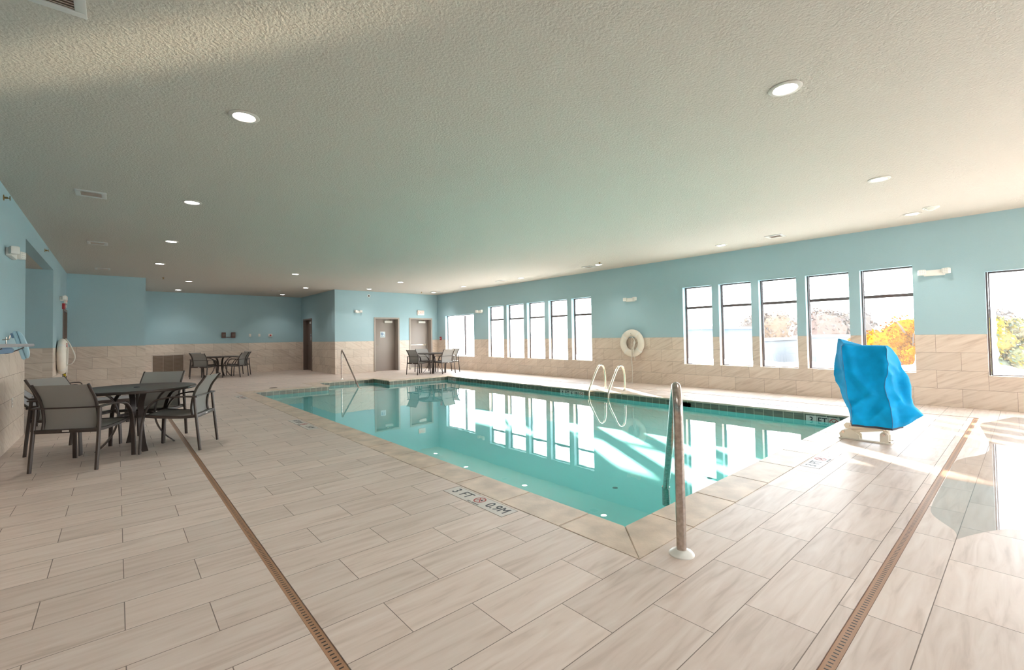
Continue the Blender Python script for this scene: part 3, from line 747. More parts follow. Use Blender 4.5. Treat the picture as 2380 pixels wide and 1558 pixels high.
# chaise lounges by the opening
def make_lounge(label):
    t = thing('chaise_lounge', label, 'lounge chair', group='chaise lounges by the left opening')
    for s_ in (-1, 1):
        y = s_*.30
        b = MB(); b.tube([(-.62, y, .36), (.66, y, .36)], 0, flat=(.05, .03), up=(0, 0, 1)); b.build('side_rail', M_frame, t)
        b = MB(); b.tube([(-.60, y*.95, .37), (-1.0, y*.95, .78)], 0, flat=(.045, .028), up=(0, 1, 0)); b.build('back_rail', M_frame, t)
        for x in (-.52, .56):
            b = MB(); b.tube([(x, y, .36), (x-.02, y, .18), (x-.03, y, 0)], 0, flat=(.045, .025), up=(1, 0, 0)); b.build('leg', M_frame, t)
        b = MB(); b.tube(fillet([(-.35, y*1.08, .36), (-.33, y*1.08, .56), (.02, y*1.08, .58), (.06, y*1.08, .36)], .06), 0, flat=(.04, .018), up=(0, 1, 0)); b.build('armrest', M_frame, t)
    b = MB(); b.tube([(.66, -.3, .36), (.66, .3, .36)], .016, 8); b.build('foot_rail', M_frame, t)
    b = MB(); b.sheet(lambda u, v: ((-.6+1.25*u, -.28+.56*v, .38-.015*math.sin(PI*v)), (0, 0, 1)), 10, 6, .006); b.build('seat_sling', M_sling2, t)
    b = MB(); b.sheet(lambda u, v: ((-.6-.40*u, -.27+.54*v, .385+.41*u), (.72, 0, .70)), 6, 6, .006); b.build('back_sling', M_sling2, t)
    return t
l0 = make_lounge('dark framed chaise lounge with pale sling, nearer one behind the nearest round table')
l0.location = (-.40, 10.1, 0); l0.rotation_euler = (0, 0, .03)
dup(l0, (-.52, 11.45, 0), .0, 'dark framed chaise lounge with pale sling, farther one towards the far wall')

# ------------------------------------------------------------------ lights
rr_ = .088
def downlight(label, loc):
    t = thing('ceiling_downlight', label, 'ceiling light', (loc[0], loc[1], CZ), group='recessed downlights in the ceiling')
    b = MB(); b.lathe([(.078, 0), (.112, 0), (.115, -.004), (.108, -.010), (.085, -.012), (.078, -.006)], seg=36); b.build('trim_ring', M_trimw, t)
    b = MB(); b.lathe([(0, -.0075), (.080, -.0075), (.080, -.001), (0, -.001)], seg=32); b.build('lens', M_lens, t)
    return t
def lamp(loc):
    ld = bpy.data.lights.new('downlight_lamp', 'SPOT'); ld.energy = LAMP*4; ld.spot_size = math.radians(120); ld.spot_blend = .7; ld.shadow_soft_size = .07; ld.color = (1, .95, .90)
    lo = bpy.data.objects.new('downlight_lamp', ld); COL.objects.link(lo); lo.location = (loc[0], loc[1], CZ-.03); return lo
LBL = [((.79, 4.25), 'largest glowing round downlight at the upper left of the ceiling'),
 ((.75, 7.33), 'round downlight second in the left ceiling row, beside the white vent'),
 ((.75, 10.42), 'round downlight third in the left ceiling row'),
 ((.76, 13.55), 'round downlight fourth in the left ceiling row'),
 ((1.66, 17.0), 'round downlight just beyond the edge of the left wall section'),
 ((1.64, 20.0), 'round downlight above the louvred wall grille'),
 ((5.07, 20.0), 'round downlight near the dark side door, closest to the back wall'),
 ((3.79, 13.6), 'round downlight in the middle of the far ceiling'),
 ((5.08, 17.0), 'round downlight in front of the corner by the dark side door'),
 ((7.09, 16.2), 'round downlight over the left taupe door'),
 ((7.08, 13.7), 'round downlight over the back edge of the pool'),
 ((9.81, 16.1), 'round downlight in the far right corner, glowing on the teal wall'),
 ((9.56, 13.62), 'farthest round downlight of the row along the window wall'),
 ((9.69, 10.62), 'round downlight of the window row above the first group of tall windows'),
 ((9.58, 7.45), 'round downlight of the window row above the ring buoy'),
 ((9.65, 4.26), 'round downlight of the window row above the nearer group of tall windows'),
 ((3.85, 1.18), 'largest glowing round downlight at the upper right of the ceiling'),
 ((7.07, 1.17), 'round downlight second largest at the right of the ceiling'),
 ((9.62, 1.19), 'round downlight at the right next to the conical diffuser')]
d0 = None
for loc, lb in LBL:
    if d0 is None: d0 = downlight(lb, loc)
    else: dup(d0, (loc[0], loc[1], CZ), 0, lb)
    lamp(loc).parent = None
for loc in ((.79, 1.2), (.79, -1.9), (3.85, -1.9), (7.07, -1.9), (9.62, -1.9)):
    dup(d0, (loc[0], loc[1], CZ), 0, 'round downlight in the ceiling behind the camera'); lamp(loc)

def vent(label, loc, rz=0, sz=(.29, .30)):
    t = thing('ceiling_vent', label, 'vent', (*loc, CZ), rz, group='ceiling vents')
    a, c = sz[0]/2, sz[1]/2
    b = MB(); b.rbox((-a, -c, -.012), (a, -c+.05, 0), .003); b.rbox((-a, c-.05, -.012), (a, c, 0), .003); b.rbox((-a, -c+.05, -.012), (-a+.05, c-.05, 0), .003); b.rbox((a-.05, -c+.05, -.012), (a, c-.05, 0), .003); b.build('vent_frame', M_ventw, t)
    b = MB(); b.box((-a+.05, -c+.05, -.004), (a-.05, c-.05, -.001)); b.build('vent_backing', M_ventd, t, smooth=False)
    b = MB()
    n = 7
    for k in range(n):
        y = -c+.06+(2*c-.12)*(k+.5)/n
        b.box((-a+.05, -.008, -.001), (a-.05, .008, .001), Matrix.Translation((0, y, -.008)) @ Matrix.Rotation(.7, 4, 'X'))
    b.build('slats', M_gframe, t, smooth=False)
vent('white square ceiling vent cut off by the top left edge of the frame', (-.28, 3.36))
vent('white ceiling vent nearest along the left wall, beside the second downlight', (-.25, 7.66))
vent('white ceiling vent second along the left wall', (-.28, 11.38))
vent('white ceiling vent third along the left wall, by the far wall section', (-.28, 15.25))
vent('flat ceiling vent near the far right corner', (9.65, 15.7))
vent('flat ceiling vent above the first group of tall windows', (9.66, 11.55))
vent('flat ceiling vent beside the downlight above the ring buoy', (9.68, 7.85))
vent('flat ceiling vent above the nearer group of tall windows', (9.62, 3.2))
vent('flat ceiling vent in the far alcove ceiling', (4.48, 18.55))
o = thing('ceiling_diffuser', 'small round stepped detector on the ceiling at the right', 'detector', (9.34, .94, CZ))
b = MB(); b.lathe([(.10, 0), (.10, -.012), (.075, -.014), (.075, -.026), (.055, -.028), (.055, -.038), (.03, -.040), (.03, -.05), (0, -.05)], seg=28); b.build('detector_body', M_white, o)
def sprinkler(label, loc, side=False):
    o = thing('sprinkler_head', label, 'sprinkler', loc, group='sprinkler heads')
    b = MB(); ax = 'X' if side else 'Z'; k = 1 if side else -1
    b.lathe([(.0, 0), (.035, 0), (.032, k*.006), (.012, k*.008), (.012, k*.035), (.0, k*.035)], (0, 0, 0), ax, 14); b.build('sprinkler_body', M_brass, o)
    b = MB(); b.lathe([(0, k*.05), (.028, k*.05), (.028, k*.054), (0, k*.054)], (0, 0, 0), ax, 12)
    for s_ in (-1, 1):
        p = [(k*.02, s_*.012, 0), (k*.04, s_*.018, 0), (k*.05, 0, 0)] if side else [(s_*.012, 0, k*.02), (s_*.018, 0, k*.04), (0, 0, k*.05)]
        b.tube(p, .003, 6)
    b.build('deflector', M_brass, o)
sprinkler('brass sprinkler head on the left wall at the very edge of the frame', (XL, 7.88, 3.03), True)
sprinkler('brass sprinkler head on the left wall above the opening', (XL, 11.9, 3.03), True)
sprinkler('sprinkler head hanging from the ceiling beside the light above the ring buoy', (9.30, 7.2, CZ))
sprinkler('sprinkler head on the ceiling in front of the taupe doors', (9.28, 16.15, CZ))
sprinkler('sprinkler head on the ceiling by the left wall section', (1.0, 16.4, CZ))

# emergency lights
def emer(label, loc, rz, w_=.30, both=True):
    """local -y faces the room"""
    t = thing('emergency_light', label, 'emergency light', loc, rz, group='white twin head emergency lights')
    b = MB(); b.rbox((-w_/2, -.055, -.05), (w_/2, 0, .05), .012); b.build('housing', M_white, t)
    for s_ in (-1, 1):
        b = MB(); mt = Matrix.Translation((s_*(w_/2+.02), -.07, .012)) @ Matrix.Rotation(s_*-.35, 4, 'Z')
        b.rbox((-.05, -.045, -.045), (.05, .035, .05), .014, mt); h = b.build('lamp_head', M_white, t)
        b = MB()
        for i in range(3):
            for j in range(3): b.lathe([(0, -.046), (.009, -.046), (.009, -.044), (0, -.044)], (-.028+.028*i, 0, -.025+.028*j), 'Y', 8, mt)
        b.build('lamp_lens', M_ventw, h)
    return t
emer('white twin head emergency light at the right between the windows', (XR, 1.05, 2.275), -PI/2, .27)
emer('white twin head emergency light above the ring buoy on the window wall', (XR, 7.12, 2.25), -PI/2, .27)
emer('white twin head emergency light between the far window and the tall windows', (XR, 13.9, 2.28), -PI/2, .27)
emer('white twin head emergency light high on the wall left of the taupe doors', (7.0, YD, 2.35), 0, .16)
emer('white twin head emergency light at the left edge of the frame on the teal wall', (XL, 8.22, 2.42), PI/2, .40)
emer('white emergency light on the left wall just before the far corner', (XL, 14.9, 2.36), PI/2, .18)
def exit_sign(label, loc, rz):
    t = thing('exit_sign', label, 'sign', loc, rz, group='exit signs')
    b = MB(); b.rbox((-.165, -.045, -.105), (.165, 0, .105), .012); b.build('sign_box', M_white, t)
    b = MB(); text_bm(b, 'EXIT', .155, frame_mtx((0, -.0462, 0), (1, 0, 0), (0, 0, 1)), .0008, .88); b.build('lettering', M_exitred, t, smooth=False)
exit_sign('white exit sign with red letters above the right taupe door', (9.73, YD, 2.375), 0)
exit_sign('small exit sign seen edge on above the brown door on the left wall', (XL, 16.1, 2.42), PI/2)
o = thing('fire_alarm_pull', 'small red fire alarm call point in the far right corner', 'fire alarm', (XR, 16.75, 1.27), -PI/2)
b = MB(); b.rbox((-.05, -.045, -.075), (.05, 0, .075), .006); b.build('alarm_body', M_red, o)
b = MB(); b.rbox((-.03, -.055, -.02), (.03, -.044, .0), .003); b.build('pull_handle', M_white, o)
o = thing('alarm_strobe', 'red alarm strobe on the left wall beside the exit sign', 'fire alarm', (XL, 15.55, 2.22), PI/2)
b = MB(); b.rbox((-.09, -.05, -.07), (.09, 0, .07), .008); b.build('strobe_body', M_red, o)
b = MB(); b.rbox((-.03, -.075, -.04), (.03, -.049, .04), .008); b.build('strobe_lens', M_white, o)
o = thing('wall_speaker', 'small round cream and black fitting high above the taupe doors', 'speaker', (7.45, YD, 2.99))
b = MB(); b.lathe([(0, -.004), (.055, -.004), (.058, 0), (0, 0)], (0, 0, 0), 'Y', 24); b.build('plate', M_white, o)
b = MB(); b.lathe([(0, -.012), (.032, -.010), (.034, -.003), (0, -.003)], (0, 0, 0), 'Y', 20); b.build('grille_cap', M_black, o)
# fittings on the back wall
for x, lb in ((3.19, 'brown control box, left of the pair on the back wall'), (3.52, 'brown control box, right of the pair on the back wall')):
    o = thing('control_box', lb, 'control box', (x, YB, 1.54), group='brown control boxes')
    b = MB(); b.rbox((-.07, -.08, -.11), (.07, 0, .11), .012); b.build('box_body', M_box, o)
    b = MB(); b.rbox((-.04, -.09, -.05), (.04, -.079, .05), .004); b.build('cover_flap', M_brown, o)
b = MB(); b.tube([(3.262, YB-.02, 1.46), (3.448, YB-.02, 1.46)], .012, 8); tag(b.build('conduit', M_box), 'short conduit joining the two brown control boxes', 'conduit')
for x, lb in ((4.12, 'white wall switch, left of two on the back wall'), (4.46, 'white wall switch, right of two on the back wall')):
    o = thing('wall_switch', lb, 'switch', (x, YB, 1.53), group='white wall switches')
    b = MB(); b.rbox((-.04, -.008, -.06), (.04, 0, .06), .003); b.build('plate', M_white, o)
    b = MB(); b.rbox((-.015, -.014, -.03), (.015, -.007, .03), .002); b.build('rocker', M_white, o)
o = thing('call_station', 'white and red call point on the back wall, right of the switches', 'call point', (4.87, YB, 1.52))
b = MB(); b.rbox((-.075, -.05, -.06), (.075, 0, .06), .006); b.build('station_body', M_white, o)
b = MB(); b.rbox((-.035, -.058, -.03), (.035, -.049, .03), .003); b.build('station_button', M_red, o)
# grille
o = thing('wall_grille', 'louvred brown return air grille low on the back wall', 'grille', (1.44, YB, 0))
b = MB(); b.rbox((-.49, -.02, .14), (-.455, 0, .84), .003); b.rbox((.455, -.02, .14), (.49, 0, .84), .003); b.rbox((-.455, -.02, .805), (.455, 0, .84), .003); b.rbox((-.455, -.02, .14), (.455, 0, .175), .003); b.build('grille_frame', M_gframe, o)
b = MB()
for k in range(26): b.box((-.455, -.010, -.001), (.455, .010, .001), Matrix.Translation((0, -.010, .187+k*.024)) @ Matrix.Rotation(.6, 4, 'X'))
for x in (-.15, .15): b.box((x-.006, -.018, .175), (x+.006, -.002, .805))
b.build('louvres', M_grille, o, smooth=False)
b = MB(); b.box((-.455, -.003, .175), (.455, -.001, .805)); b.build('grille_back', M_ventd, o, smooth=False)
o = thing('wall_outlet', 'small outlet cover on the tiled left wall', 'outlet', (XL, 8.59, .56), PI/2)
b = MB(); b.rbox((-.04, -.006, -.06), (.04, 0, .06), .002); b.build('plate', M_whiteg, o)
b = MB(); b.rbox((-.018, -.009, -.035), (.018, -.005, -.006), .002); b.rbox((-.018, -.009, .006), (.018, -.005, .035), .002); b.build('sockets', M_gframe, o)

# ------------------------------------------------------------------ ring buoys
def ring_buoy(label, loc, rz, R_=.28, r=.095, flat=.55):
    t = thing('ring_buoy', label, 'life ring', loc, rz)
    b = MB(); n, m = 56, 16; g = []
    for i in range(n):
        a = 2*PI*i/n; ring = []
        for j in range(m):
            q = 2*PI*j/m; rad = R_+r*math.cos(q); ring.append(b.bm.verts.new((rad*math.cos(a), -.085+r*flat*math.sin(q), rad*math.sin(a))))
        g.append(ring)
    for i in range(n):
        for j in range(m): b.face([g[i][j], g[(i+1) % n][j], g[(i+1) % n][(j+1) % m], g[i][(j+1) % m]])
    b.build('ring_body', M_ring, t)
    for k in range(4):
        a = PI/4+k*PI/2+.1; b = MB(); n2 = 16
        for da in (-.03, .03): pass
        pts = [Vector(((R_+(r+.003)*math.cos(q))*math.cos(a), -.085+(r*flat+.003)*math.sin(q), (R_+(r+.003)*math.cos(q))*math.sin(a))) for q in [2*PI*j/n2 for j in range(n2)]]
        b.tube(pts, 0, flat=(.035, .003), up=(-math.sin(a), 0, math.cos(a)), closed=True); b.build('strap', M_whiteg, t)
    return t
rb = ring_buoy('white ring buoy with trailing rope on the tiled wall between the window groups', (XR, 7.07, 1.07), -PI/2)
b = MB(); b.tube([(0, -.012, .23), (0, -.12, .24), (0, -.14, .27)], .006, 6); b.build('hook', M_bronze, rb)
def rope(parent, pts, r=.006, n=8, name='rope'):
    b = MB(); b.tube(catmull(pts, n), r, 6); return b.build(name, M_rope, parent)
# local x -> world y ... rope hangs from the hook
rope(rb, [(0, -.13, .24), (-.005, -.13, .0), (.0, -.14, -.14), (.02, -.15, -.20)])
rope(rb, [(0, -.13, .24), (.07, -.14, .13), (.12, -.15, .08), (.115, -.15, -.02), (.10, -.15, -.1), (.03, -.15, -.16), (.02, -.15, -.3), (.025, -.14, -.6), (.02, -.13, -.95), (.0, -.14, -1.055), (-.10, -.18, -1.064)], .008)
rope(rb, [(.12, -.15, .08), (.14, -.15, .02), (.11, -.16, -.06), (.06, -.16, -.12), (.04, -.15, -.28), (.01, -.14, -.5), (.035, -.14, -.8), (.02, -.14, -1.05), (.06, -.17, -1.064)], .007)
rope(rb, [(.06, -.15, -.14), (.10, -.155, -.22), (.07, -.15, -.34), (.11, -.15, -.36), (.12, -.15, -.48)], .006)
b = MB()
for k in range(9):
    a = k*.7; b.tube([(.09+.02*math.cos(a), -.155, .06-.03*k), (.11+.02*math.sin(a), -.165, .03-.03*k), (.08, -.155, .01-.03*k)], .009, 6)
b.build('rope_knots', M_rope, rb)
rb2 = ring_buoy('white ring buoy with coiled rope seen edge on on the left wall', (XL, 14.35, 1.02), PI/2, .30, .10, .75)
for k in range(4):
    rope(rb2, [(-.05+.03*k, -.14, .40), (-.10+.03*k, -.16, .1), (-.1+.04*k, -.16, -.3), (.0+.02*k, -.15, -.44), (.10, -.16, -.25), (.08+.02*k, -.17, .1), (.02+.02*k, -.15, .38)], .009)
rope(rb2, [(-.05, -.15, .38), (-.16, -.22, .25), (-.22, -.30, .0), (-.18, -.26, -.15), (-.10, -.17, -.2)], .011)
b = MB(); b.rbox((.05, -.14, -.50), (.08, -.10, -.40), .006); b.build('yellow_tab', M_yellow, rb2)
b = MB(); b.rbox((-.14, -.17, .20), (-.11, -.14, .30), .006); b.build('red_clip', M_red, rb2)

# spine board on brackets + foam block at the left edge
t = thing('rescue_board', 'grey rescue board lying flat on wall brackets at the left edge', 'rescue board', (XL, 6.5, 1.292))
b = MB()
b.prism([(.03, -1.2), (.28, -1.2), (.31, .8), (.29, 1.12), (.22, 1.24), (.12, 1.24), (.03, 1.1)], -.015, .015); bmesh.ops.bevel(b.bm, geom=list(b.bm.edges), offset=.008, segments=2, affect='EDGES'); b.build('board', M_grey, t)
t = thing('float_board', 'blue board under the grey rescue board on the wall brackets', 'board', (XL, 6.2, 1.245))
b = MB(); b.prism([(.04, -1.0), (.25, -1.0), (.25, .35), (.20, .50), (.09, .50), (.04, .4)], -.026, .026); bmesh.ops.bevel(b.bm, geom=list(b.bm.edges), offset=.01, segments=2, affect='EDGES'); b.build('board', M_navy, t)
for y, lb in ((5.75, 'dark hooked wall bracket nearer the camera under the rescue board'), (6.95, 'dark hooked wall bracket under the far end of the rescue board')):
    b = MB(); b.tube(fillet([(0, 0, 1.36), (.012, 0, 1.212), (.17, 0, 1.212), (.275, 0, 1.268)], .02), 0, flat=(.022, .010), up=(0, 1, 0)); tag(b.build('wall_bracket', M_bronze, loc=(XL, y, 0)), lb, 'bracket', 'board brackets')
b = MB(); b.tube(fillet([(0, 0, 0), (.05, 0, 0), (.06, 0, .05)], .02), .008, 8); b.tube(fillet([(0, 0, -.06), (.03, 0, -.06), (.03, 0, .03)], .02), .006, 8); tag(b.build('wall_hook', M_steel, loc=(XL, 7.9, 1.36)), 'small steel hook on the teal wall above the rescue board', 'hook')
t = thing('head_block', 'pale blue padded foam block hanging tilted behind the rescue board', 'foam float', (XL+.105, 8.15, 1.29), 0)
t.rotation_euler = (0, math.radians(-14), math.radians(-6))
XZ = Matrix(((1, 0, 0, 0), (0, 0, 1, 0), (0, 1, 0, 0), (0, 0, 0, 1)))
for nm, pl in (('inner_pad', [(-.012, -.18), (.022, -.18), (.022, .18), (-.012, .18)]), ('outer_pad', [(.027, -.18), (.050, -.165), (.068, -.10), (.072, 0), (.068, .09), (.050, .155), (.027, .18)])):
    b = MB(); b.prism(pl, -.03, .03, XZ); bmesh.ops.bevel(b.bm, geom=list(b.bm.edges), offset=.009, segments=3, affect='EDGES'); b.build(nm, M_lblue, t)
b = MB(); b.rbox((-.035, -.02, .10), (-.010, .02, .16), .003); b.build('hanging_strap', M_navy, t)

# ------------------------------------------------------------------ rails and ladder
def flange(parent, p, r=.07):
    b = MB(); b.lathe([(.0, 0), (r, 0), (r, .006), (r*.86, .018), (r*.5, .028), (.026, .030), (0, .03)], p, seg=28); return b.build('base_flange', M_whiteg, parent)
t = thing('pool_handrail', 'worn stainless handrail standing at the near corner of the pool', 'handrail', (2.515, 1.39, 0))
D = Vector((1.335, .88, 0)); 
pts = [(0, 0, 0), (0, 0, .88), (.07*D.x, .07*D.y, .99), (.16*D.x, .16*D.y, .90), (D.x, D.y, -.13), (D.x*1.0, D.y*1.0, -.60)]
b = MB(); b.tube(fillet(pts, [.06, .055, .06, .08], 8), .028, 18); b.build('tube', M_steel, t)
flange(t, (0, 0, 0), .072)
b = MB(); b.lathe([(.0, -.60), (.034, -.60), (.034, -.125), (.037, -.118), (.029, -.112), (0, -.112)], (D.x, D.y, 0), seg=20); b.build('socket_sleeve', M_steel, t)
t = thing('pool_handrail', 'slim steel handrail sloping into the water at the far end of the pool', 'handrail', (5.5, 14.75, 0))
b = MB(); b.tube(fillet([(0, 0, 0), (0, 0, .86), (0, -.05, .965), (-.01, -.16, .90), (-.13, -1.70, -.13), (-.15, -1.95, -.32)], [.1, .05, .08, .05], 8), .022, 12); b.build('tube', M_steel, t)
flange(t, (0, 0, 0), .055)
t = thing('pool_ladder', 'polished pool ladder with two looping grab rails on the far pool edge', 'ladder', (PX1, 6.56, 0))
for s_ in (-1, 1):
    y = s_*.28
    b = MB(); b.tube(fillet([(.52, y, 0), (.52, y, .36), (.46, y, .56), (.30, y, .58), (.20, y, .48), (-.10, y, .03), (-.12, y, -.15), (-.12, y, -1.05)], [.12, .10, .10, .08, .10, .05], 8), .025, 14); b.build('grab_rail', M_chrome, t)
    flange(t, (.52, y, 0), .05)
for k in range(3):
    b = MB(); b.rbox((-.17, -.27, -.35-.28*k), (-.07, .27, -.32-.28*k), .008); b.build('ladder_step', M_chrome, t)

# ------------------------------------------------------------------ pool lift under its blue cover
t = thing('pool_lift', 'cream pool lift mechanism bolted to the deck under the blue cover', 'pool lift', (6.72, 1.32, 0))
# local y: along plate; screen-left = +y
b = MB(); b.rbox((-.10, -.25, 0), (.10, .25, .016), .004); b.build('base_plate', M_cream, t)
for x in (-.075, .045):
    b = MB(); b.prism([(.24, .016), (.05, .016), (.05, .06), (.10, .10), (.14, .125), (.22, .10), (.25, .06)], x, x+.012, Matrix(((0, 0, 1, 0), (1, 0, 0, 0), (0, 1, 0, 0), (0, 0, 0, 1))))
    b.build('pivot_bracket', M_cream, t, smooth=False)
for x in (-.07, .05):
    b = MB(); b.prism([(-.14, .016), (-.22, .016), (-.22, .10), (-.205, .125), (-.18, .135), (-.155, .125), (-.14, .10)], x, x+.012, Matrix(((0, 0, 1, 0), (1, 0, 0, 0), (0, 1, 0, 0), (0, 0, 0, 1))))
    b.build('rear_bracket', M_cream, t, smooth=False)
b = MB(); b.tube([(-.03, .20, .085), (-.03, -.20, .165)], 0, flat=(.05, .045), up=(0, 0, 1)); b.build('lift_arm', M_cream, t)
b = MB(); b.prism([(.18, .13), (.20, .17), (.17, .20), (-.05, .20), (-.06, .165), (.0, .145)], -.09, .09, Matrix(((0, 0, 1, 0), (1, 0, 0, 0), (0, 1, 0, 0), (0, 0, 0, 1)))); b.build('motor_shroud', M_cream, t, smooth=False)
b = MB(); b.tube([(.03, -.20, .09), (.03, -.19, .40)], .022, 10); b.build('mast', M_cream, t)
b = MB()
for (y, z) in ((.205, .085), (-.18, .10), (-.19, .165), (.13, .165)):
    b = MB(); b.lathe([(0, -.094), (.014, -.094), (.014, .094), (0, .094)], (0, y, z), 'X', 8); b.build('pivot_bolt', M_steel, t)
for x in (-.08, .08):
    for y in (-.23, .23):
        b = MB(); b.lathe([(0, .016), (.010, .016), (.010, .026), (0, .026)], (x, y, 0), 'Z', 6); b.build('anchor_bolt', M_steel, t)

t = thing('lift_cover', 'bright blue fabric cover draped over the pool lift', 'cover', (6.74, 1.32, 0))
lv = [  # z, uL, uR, dF, dB (u to screen right, d towards / away from the camera), front seams uSl,uSr
 (.205, -.150, .335, -.26, .26, -.13, .23),
 (.26, -.150, .43, -.28, .28, -.125, .235),
 (.34, -.165, .49, -.29, .30, -.13, .23),
 (.42, -.19, .43, -.28, .30, -.13, .225),
 (.53, -.22, .405, -.27, .30, -.165, .20),
 (.66, -.265, .415, -.27, .30, -.17, .175),
 (.76, -.30, .395, -.26, .29, -.185, .18),
 (.88, -.295, .35, -.25, .28, -.19, .195),
 (1.0, -.275, .31, -.24, .26, -.20, .205),
 (1.09, -.255, .26, -.22, .25, -.205, .21),
 (1.125, -.245, .222, -.20, .23, -.175, .195),
]
import bisect
def lvl(z):
    zs_ = [l[0] for l in lv]; i = max(0, min(len(lv)-2, bisect.bisect(zs_, z)-1)); f = (z-zs_[i])/(zs_[i+1]-zs_[i]); f = max(0, min(1, f))
    return [a+(c-a)*f for a, c in zip(lv[i], lv[i+1])]
uax = Vector((.19, -.982, 0)); dax = Vector((.982, .19, 0))
NZ, NA = 56, 120
FOLDS = [(480,130,530,430,.022,.05),(530,500,720,770,.030,.055),(720,770,600,880,.026,.05),(480,880,600,885,-.022,.03),(600,870,540,930,.02,.03),
 (830,310,900,520,.026,.05),(900,520,965,840,.026,.05),(905,370,1040,500,.022,.035),(965,830,1210,1050,.045,.06),(830,960,660,1180,.028,.05),
 (540,1040,615,1130,.022,.035),(1030,450,1045,640,-.026,.045),(1045,640,1065,900,-.030,.05),(350,490,465,510,-.014,.022),(900,790,960,870,-.014,.02),
 (400,260,440,520,.014,.03),(1065,560,1110,850,.030,.05),(990,900,1030,1180,-.026,.045),(740,930,700,1000,-.012,.04),(330,640,420,700,.016,.03),(380,800,480,980,.016,.03),
 (600,180,820,300,-.010,.06),(1130,1000,1050,1200,.022,.045)]
FOLDS = [((1900+a/5.77-2014)/198, (1028-780-b_/5.77)/198, (1900+c/5.77-2014)/198, (1028-780-d/5.77)/198, e*.85, g) for a, b_, c, d, e, g in FOLDS]
def fold(u, z):
    t = 0
    for x0, z0, x1, z1, am, wd in FOLDS:
        dx, dz = x1-x0, z1-z0; q = max(0, min(1, ((u-x0)*dx+(z-z0)*dz)/(dx*dx+dz*dz)))
        dd = math.hypot(u-x0-dx*q, z-z0-dz*q); t += am*max(0, 1-dd/(wd*1.5))**1.5
    return t
def cover_ring(z):
    _, uL, uR, dF, dB, sl, sr = lvl(z)
    corners = [(sl, dF), (sr, dF), (uR, .02), (uR-.10, dB), (uL+.12, dB), (uL, .02)]
    out = []; n = len(corners); per = NA//n
    for i in range(n):
        a, c = Vector(corners[i]), Vector(corners[(i+1) % n])
        for k in range(per):
            f = k/per; p = a.lerp(c, f); ed = (c-a); nr = Vector((ed.y, -ed.x)).normalized()
            sag = .030 if i == 0 else .022
            bow = math.sin(PI*f)
            p = p + nr*(noise.noise(Vector((p.x*3.0+i*3.1, z*2.4, 1.7)))*.030*bow - sag*bow*.6)
            if p.y < .12:
                p = p + nr*fold(p.x, z)
            out.append(p)
    return out
b = MB(); rings = []
for k in range(NZ+1):
    z = .205+(1.125-.205)*k/NZ
    ring = []
    for j, p in enumerate(cover_ring(z)):
        dz = 0
        if k == NZ:   # peaked left back corner and sagging rim
            _u = p.x; dz = .085*math.exp(-((_u+.235)/.05)**2)
        elif k > NZ-5:
            dz = .085*math.exp(-((p.x+.25)/.06)**2)*(k-(NZ-5))/5
        if k < 3: dz = -.035*(p.x+.15)*(3-k)/3
        ring.append(b.bm.verts.new(uax*p.x+dax*p.y+Vector((0, 0, z+dz))))
    rings.append(ring)
m_ = len(rings[0])
for A, B_ in zip(rings, rings[1:]):
    for k in range(m_): b.face([A[k], A[(k+1) % m_], B_[(k+1) % m_], B_[k]])
cen = sum((v.co for v in rings[-1]), Vector())/m_; cv = b.bm.verts.new(cen+Vector((0, 0, -.012)))
for k in range(m_): b.face([rings[-1][k], rings[-1][(k+1) % m_], cv])
hem = [v.co.copy() for v in rings[0]]; seamL = [r[0].co.copy() for r in rings[1:]]; seamR = [r[20].co.copy() for r in rings[1:]]
me_o = b.build('cover_fabric', M_blue, t)
sol = me_o.modifiers.new('thickness', 'SOLIDIFY'); sol.thickness = .004
me_o.data.set_sharp_from_angle(angle=math.radians(75))
b = MB(); b.tube(hem, 0, flat=(.026, .007), up=(0, 0, 1), closed=True); b.build('hem', M_hem, t)
for sm in (seamL, seamR):
    b = MB(); b.tube(sm, .0025, 6); b.build('seam', M_bsign, t)

# ------------------------------------------------------------------ outside
M_ground = mat('pale_ground', (.55, .53, .50), .9)
M_side = mat('pale_siding', (.17, .185, .205), .7)
M_sideb = mat('blue_siding', (.10, .14, .19), .7)
M_wins = mat('dark_window', (.10, .15, .22), .2)
M_bark = mat('bark', (.10, .07, .055), .9)
b = MB(); b.box((XR+.5, -60, -3.2), (140, 110, -3.0)); struct(b.build('ground', M_ground, smooth=False))
def leaf_mat(name, cols):
    m, nt, bs = new_mat(name); N = nt.nodes; L = nt.links
    g = N.new('ShaderNodeNewGeometry'); r = N.new('ShaderNodeValToRGB'); L.new(g.outputs['Random Per Island'], r.inputs[0])
    r.color_ramp.elements[0].color = (*cols[0], 1); r.color_ramp.elements[1].color = (*cols[-1], 1)
    for i, c in enumerate(cols[1:-1]): r.color_ramp.elements.new((i+1)/(len(cols)-1)).color = (*c, 1)
    L.new(r.outputs[0], bs.inputs['Base Color']); bs.inputs['Roughness'].default_value = .7; bs.inputs['Specular IOR Level'].default_value = 0
    return m
L_gold = leaf_mat('golden_leaves', [(.22, .060, .0), (.22, .085, .0), (.26, .115, .0), (.16, .05, .0)])
L_mix = leaf_mat('mixed_leaves', [(.09, .11, .04), (.20, .13, .01), (.20, .15, .09), (.09, .12, .09), (.22, .14, .01)])
L_pale = leaf_mat('pale_leaves', [(.13, .088, .072), (.11, .095, .088), (.14, .095, .065)])  # distance haze put into the leaf colours
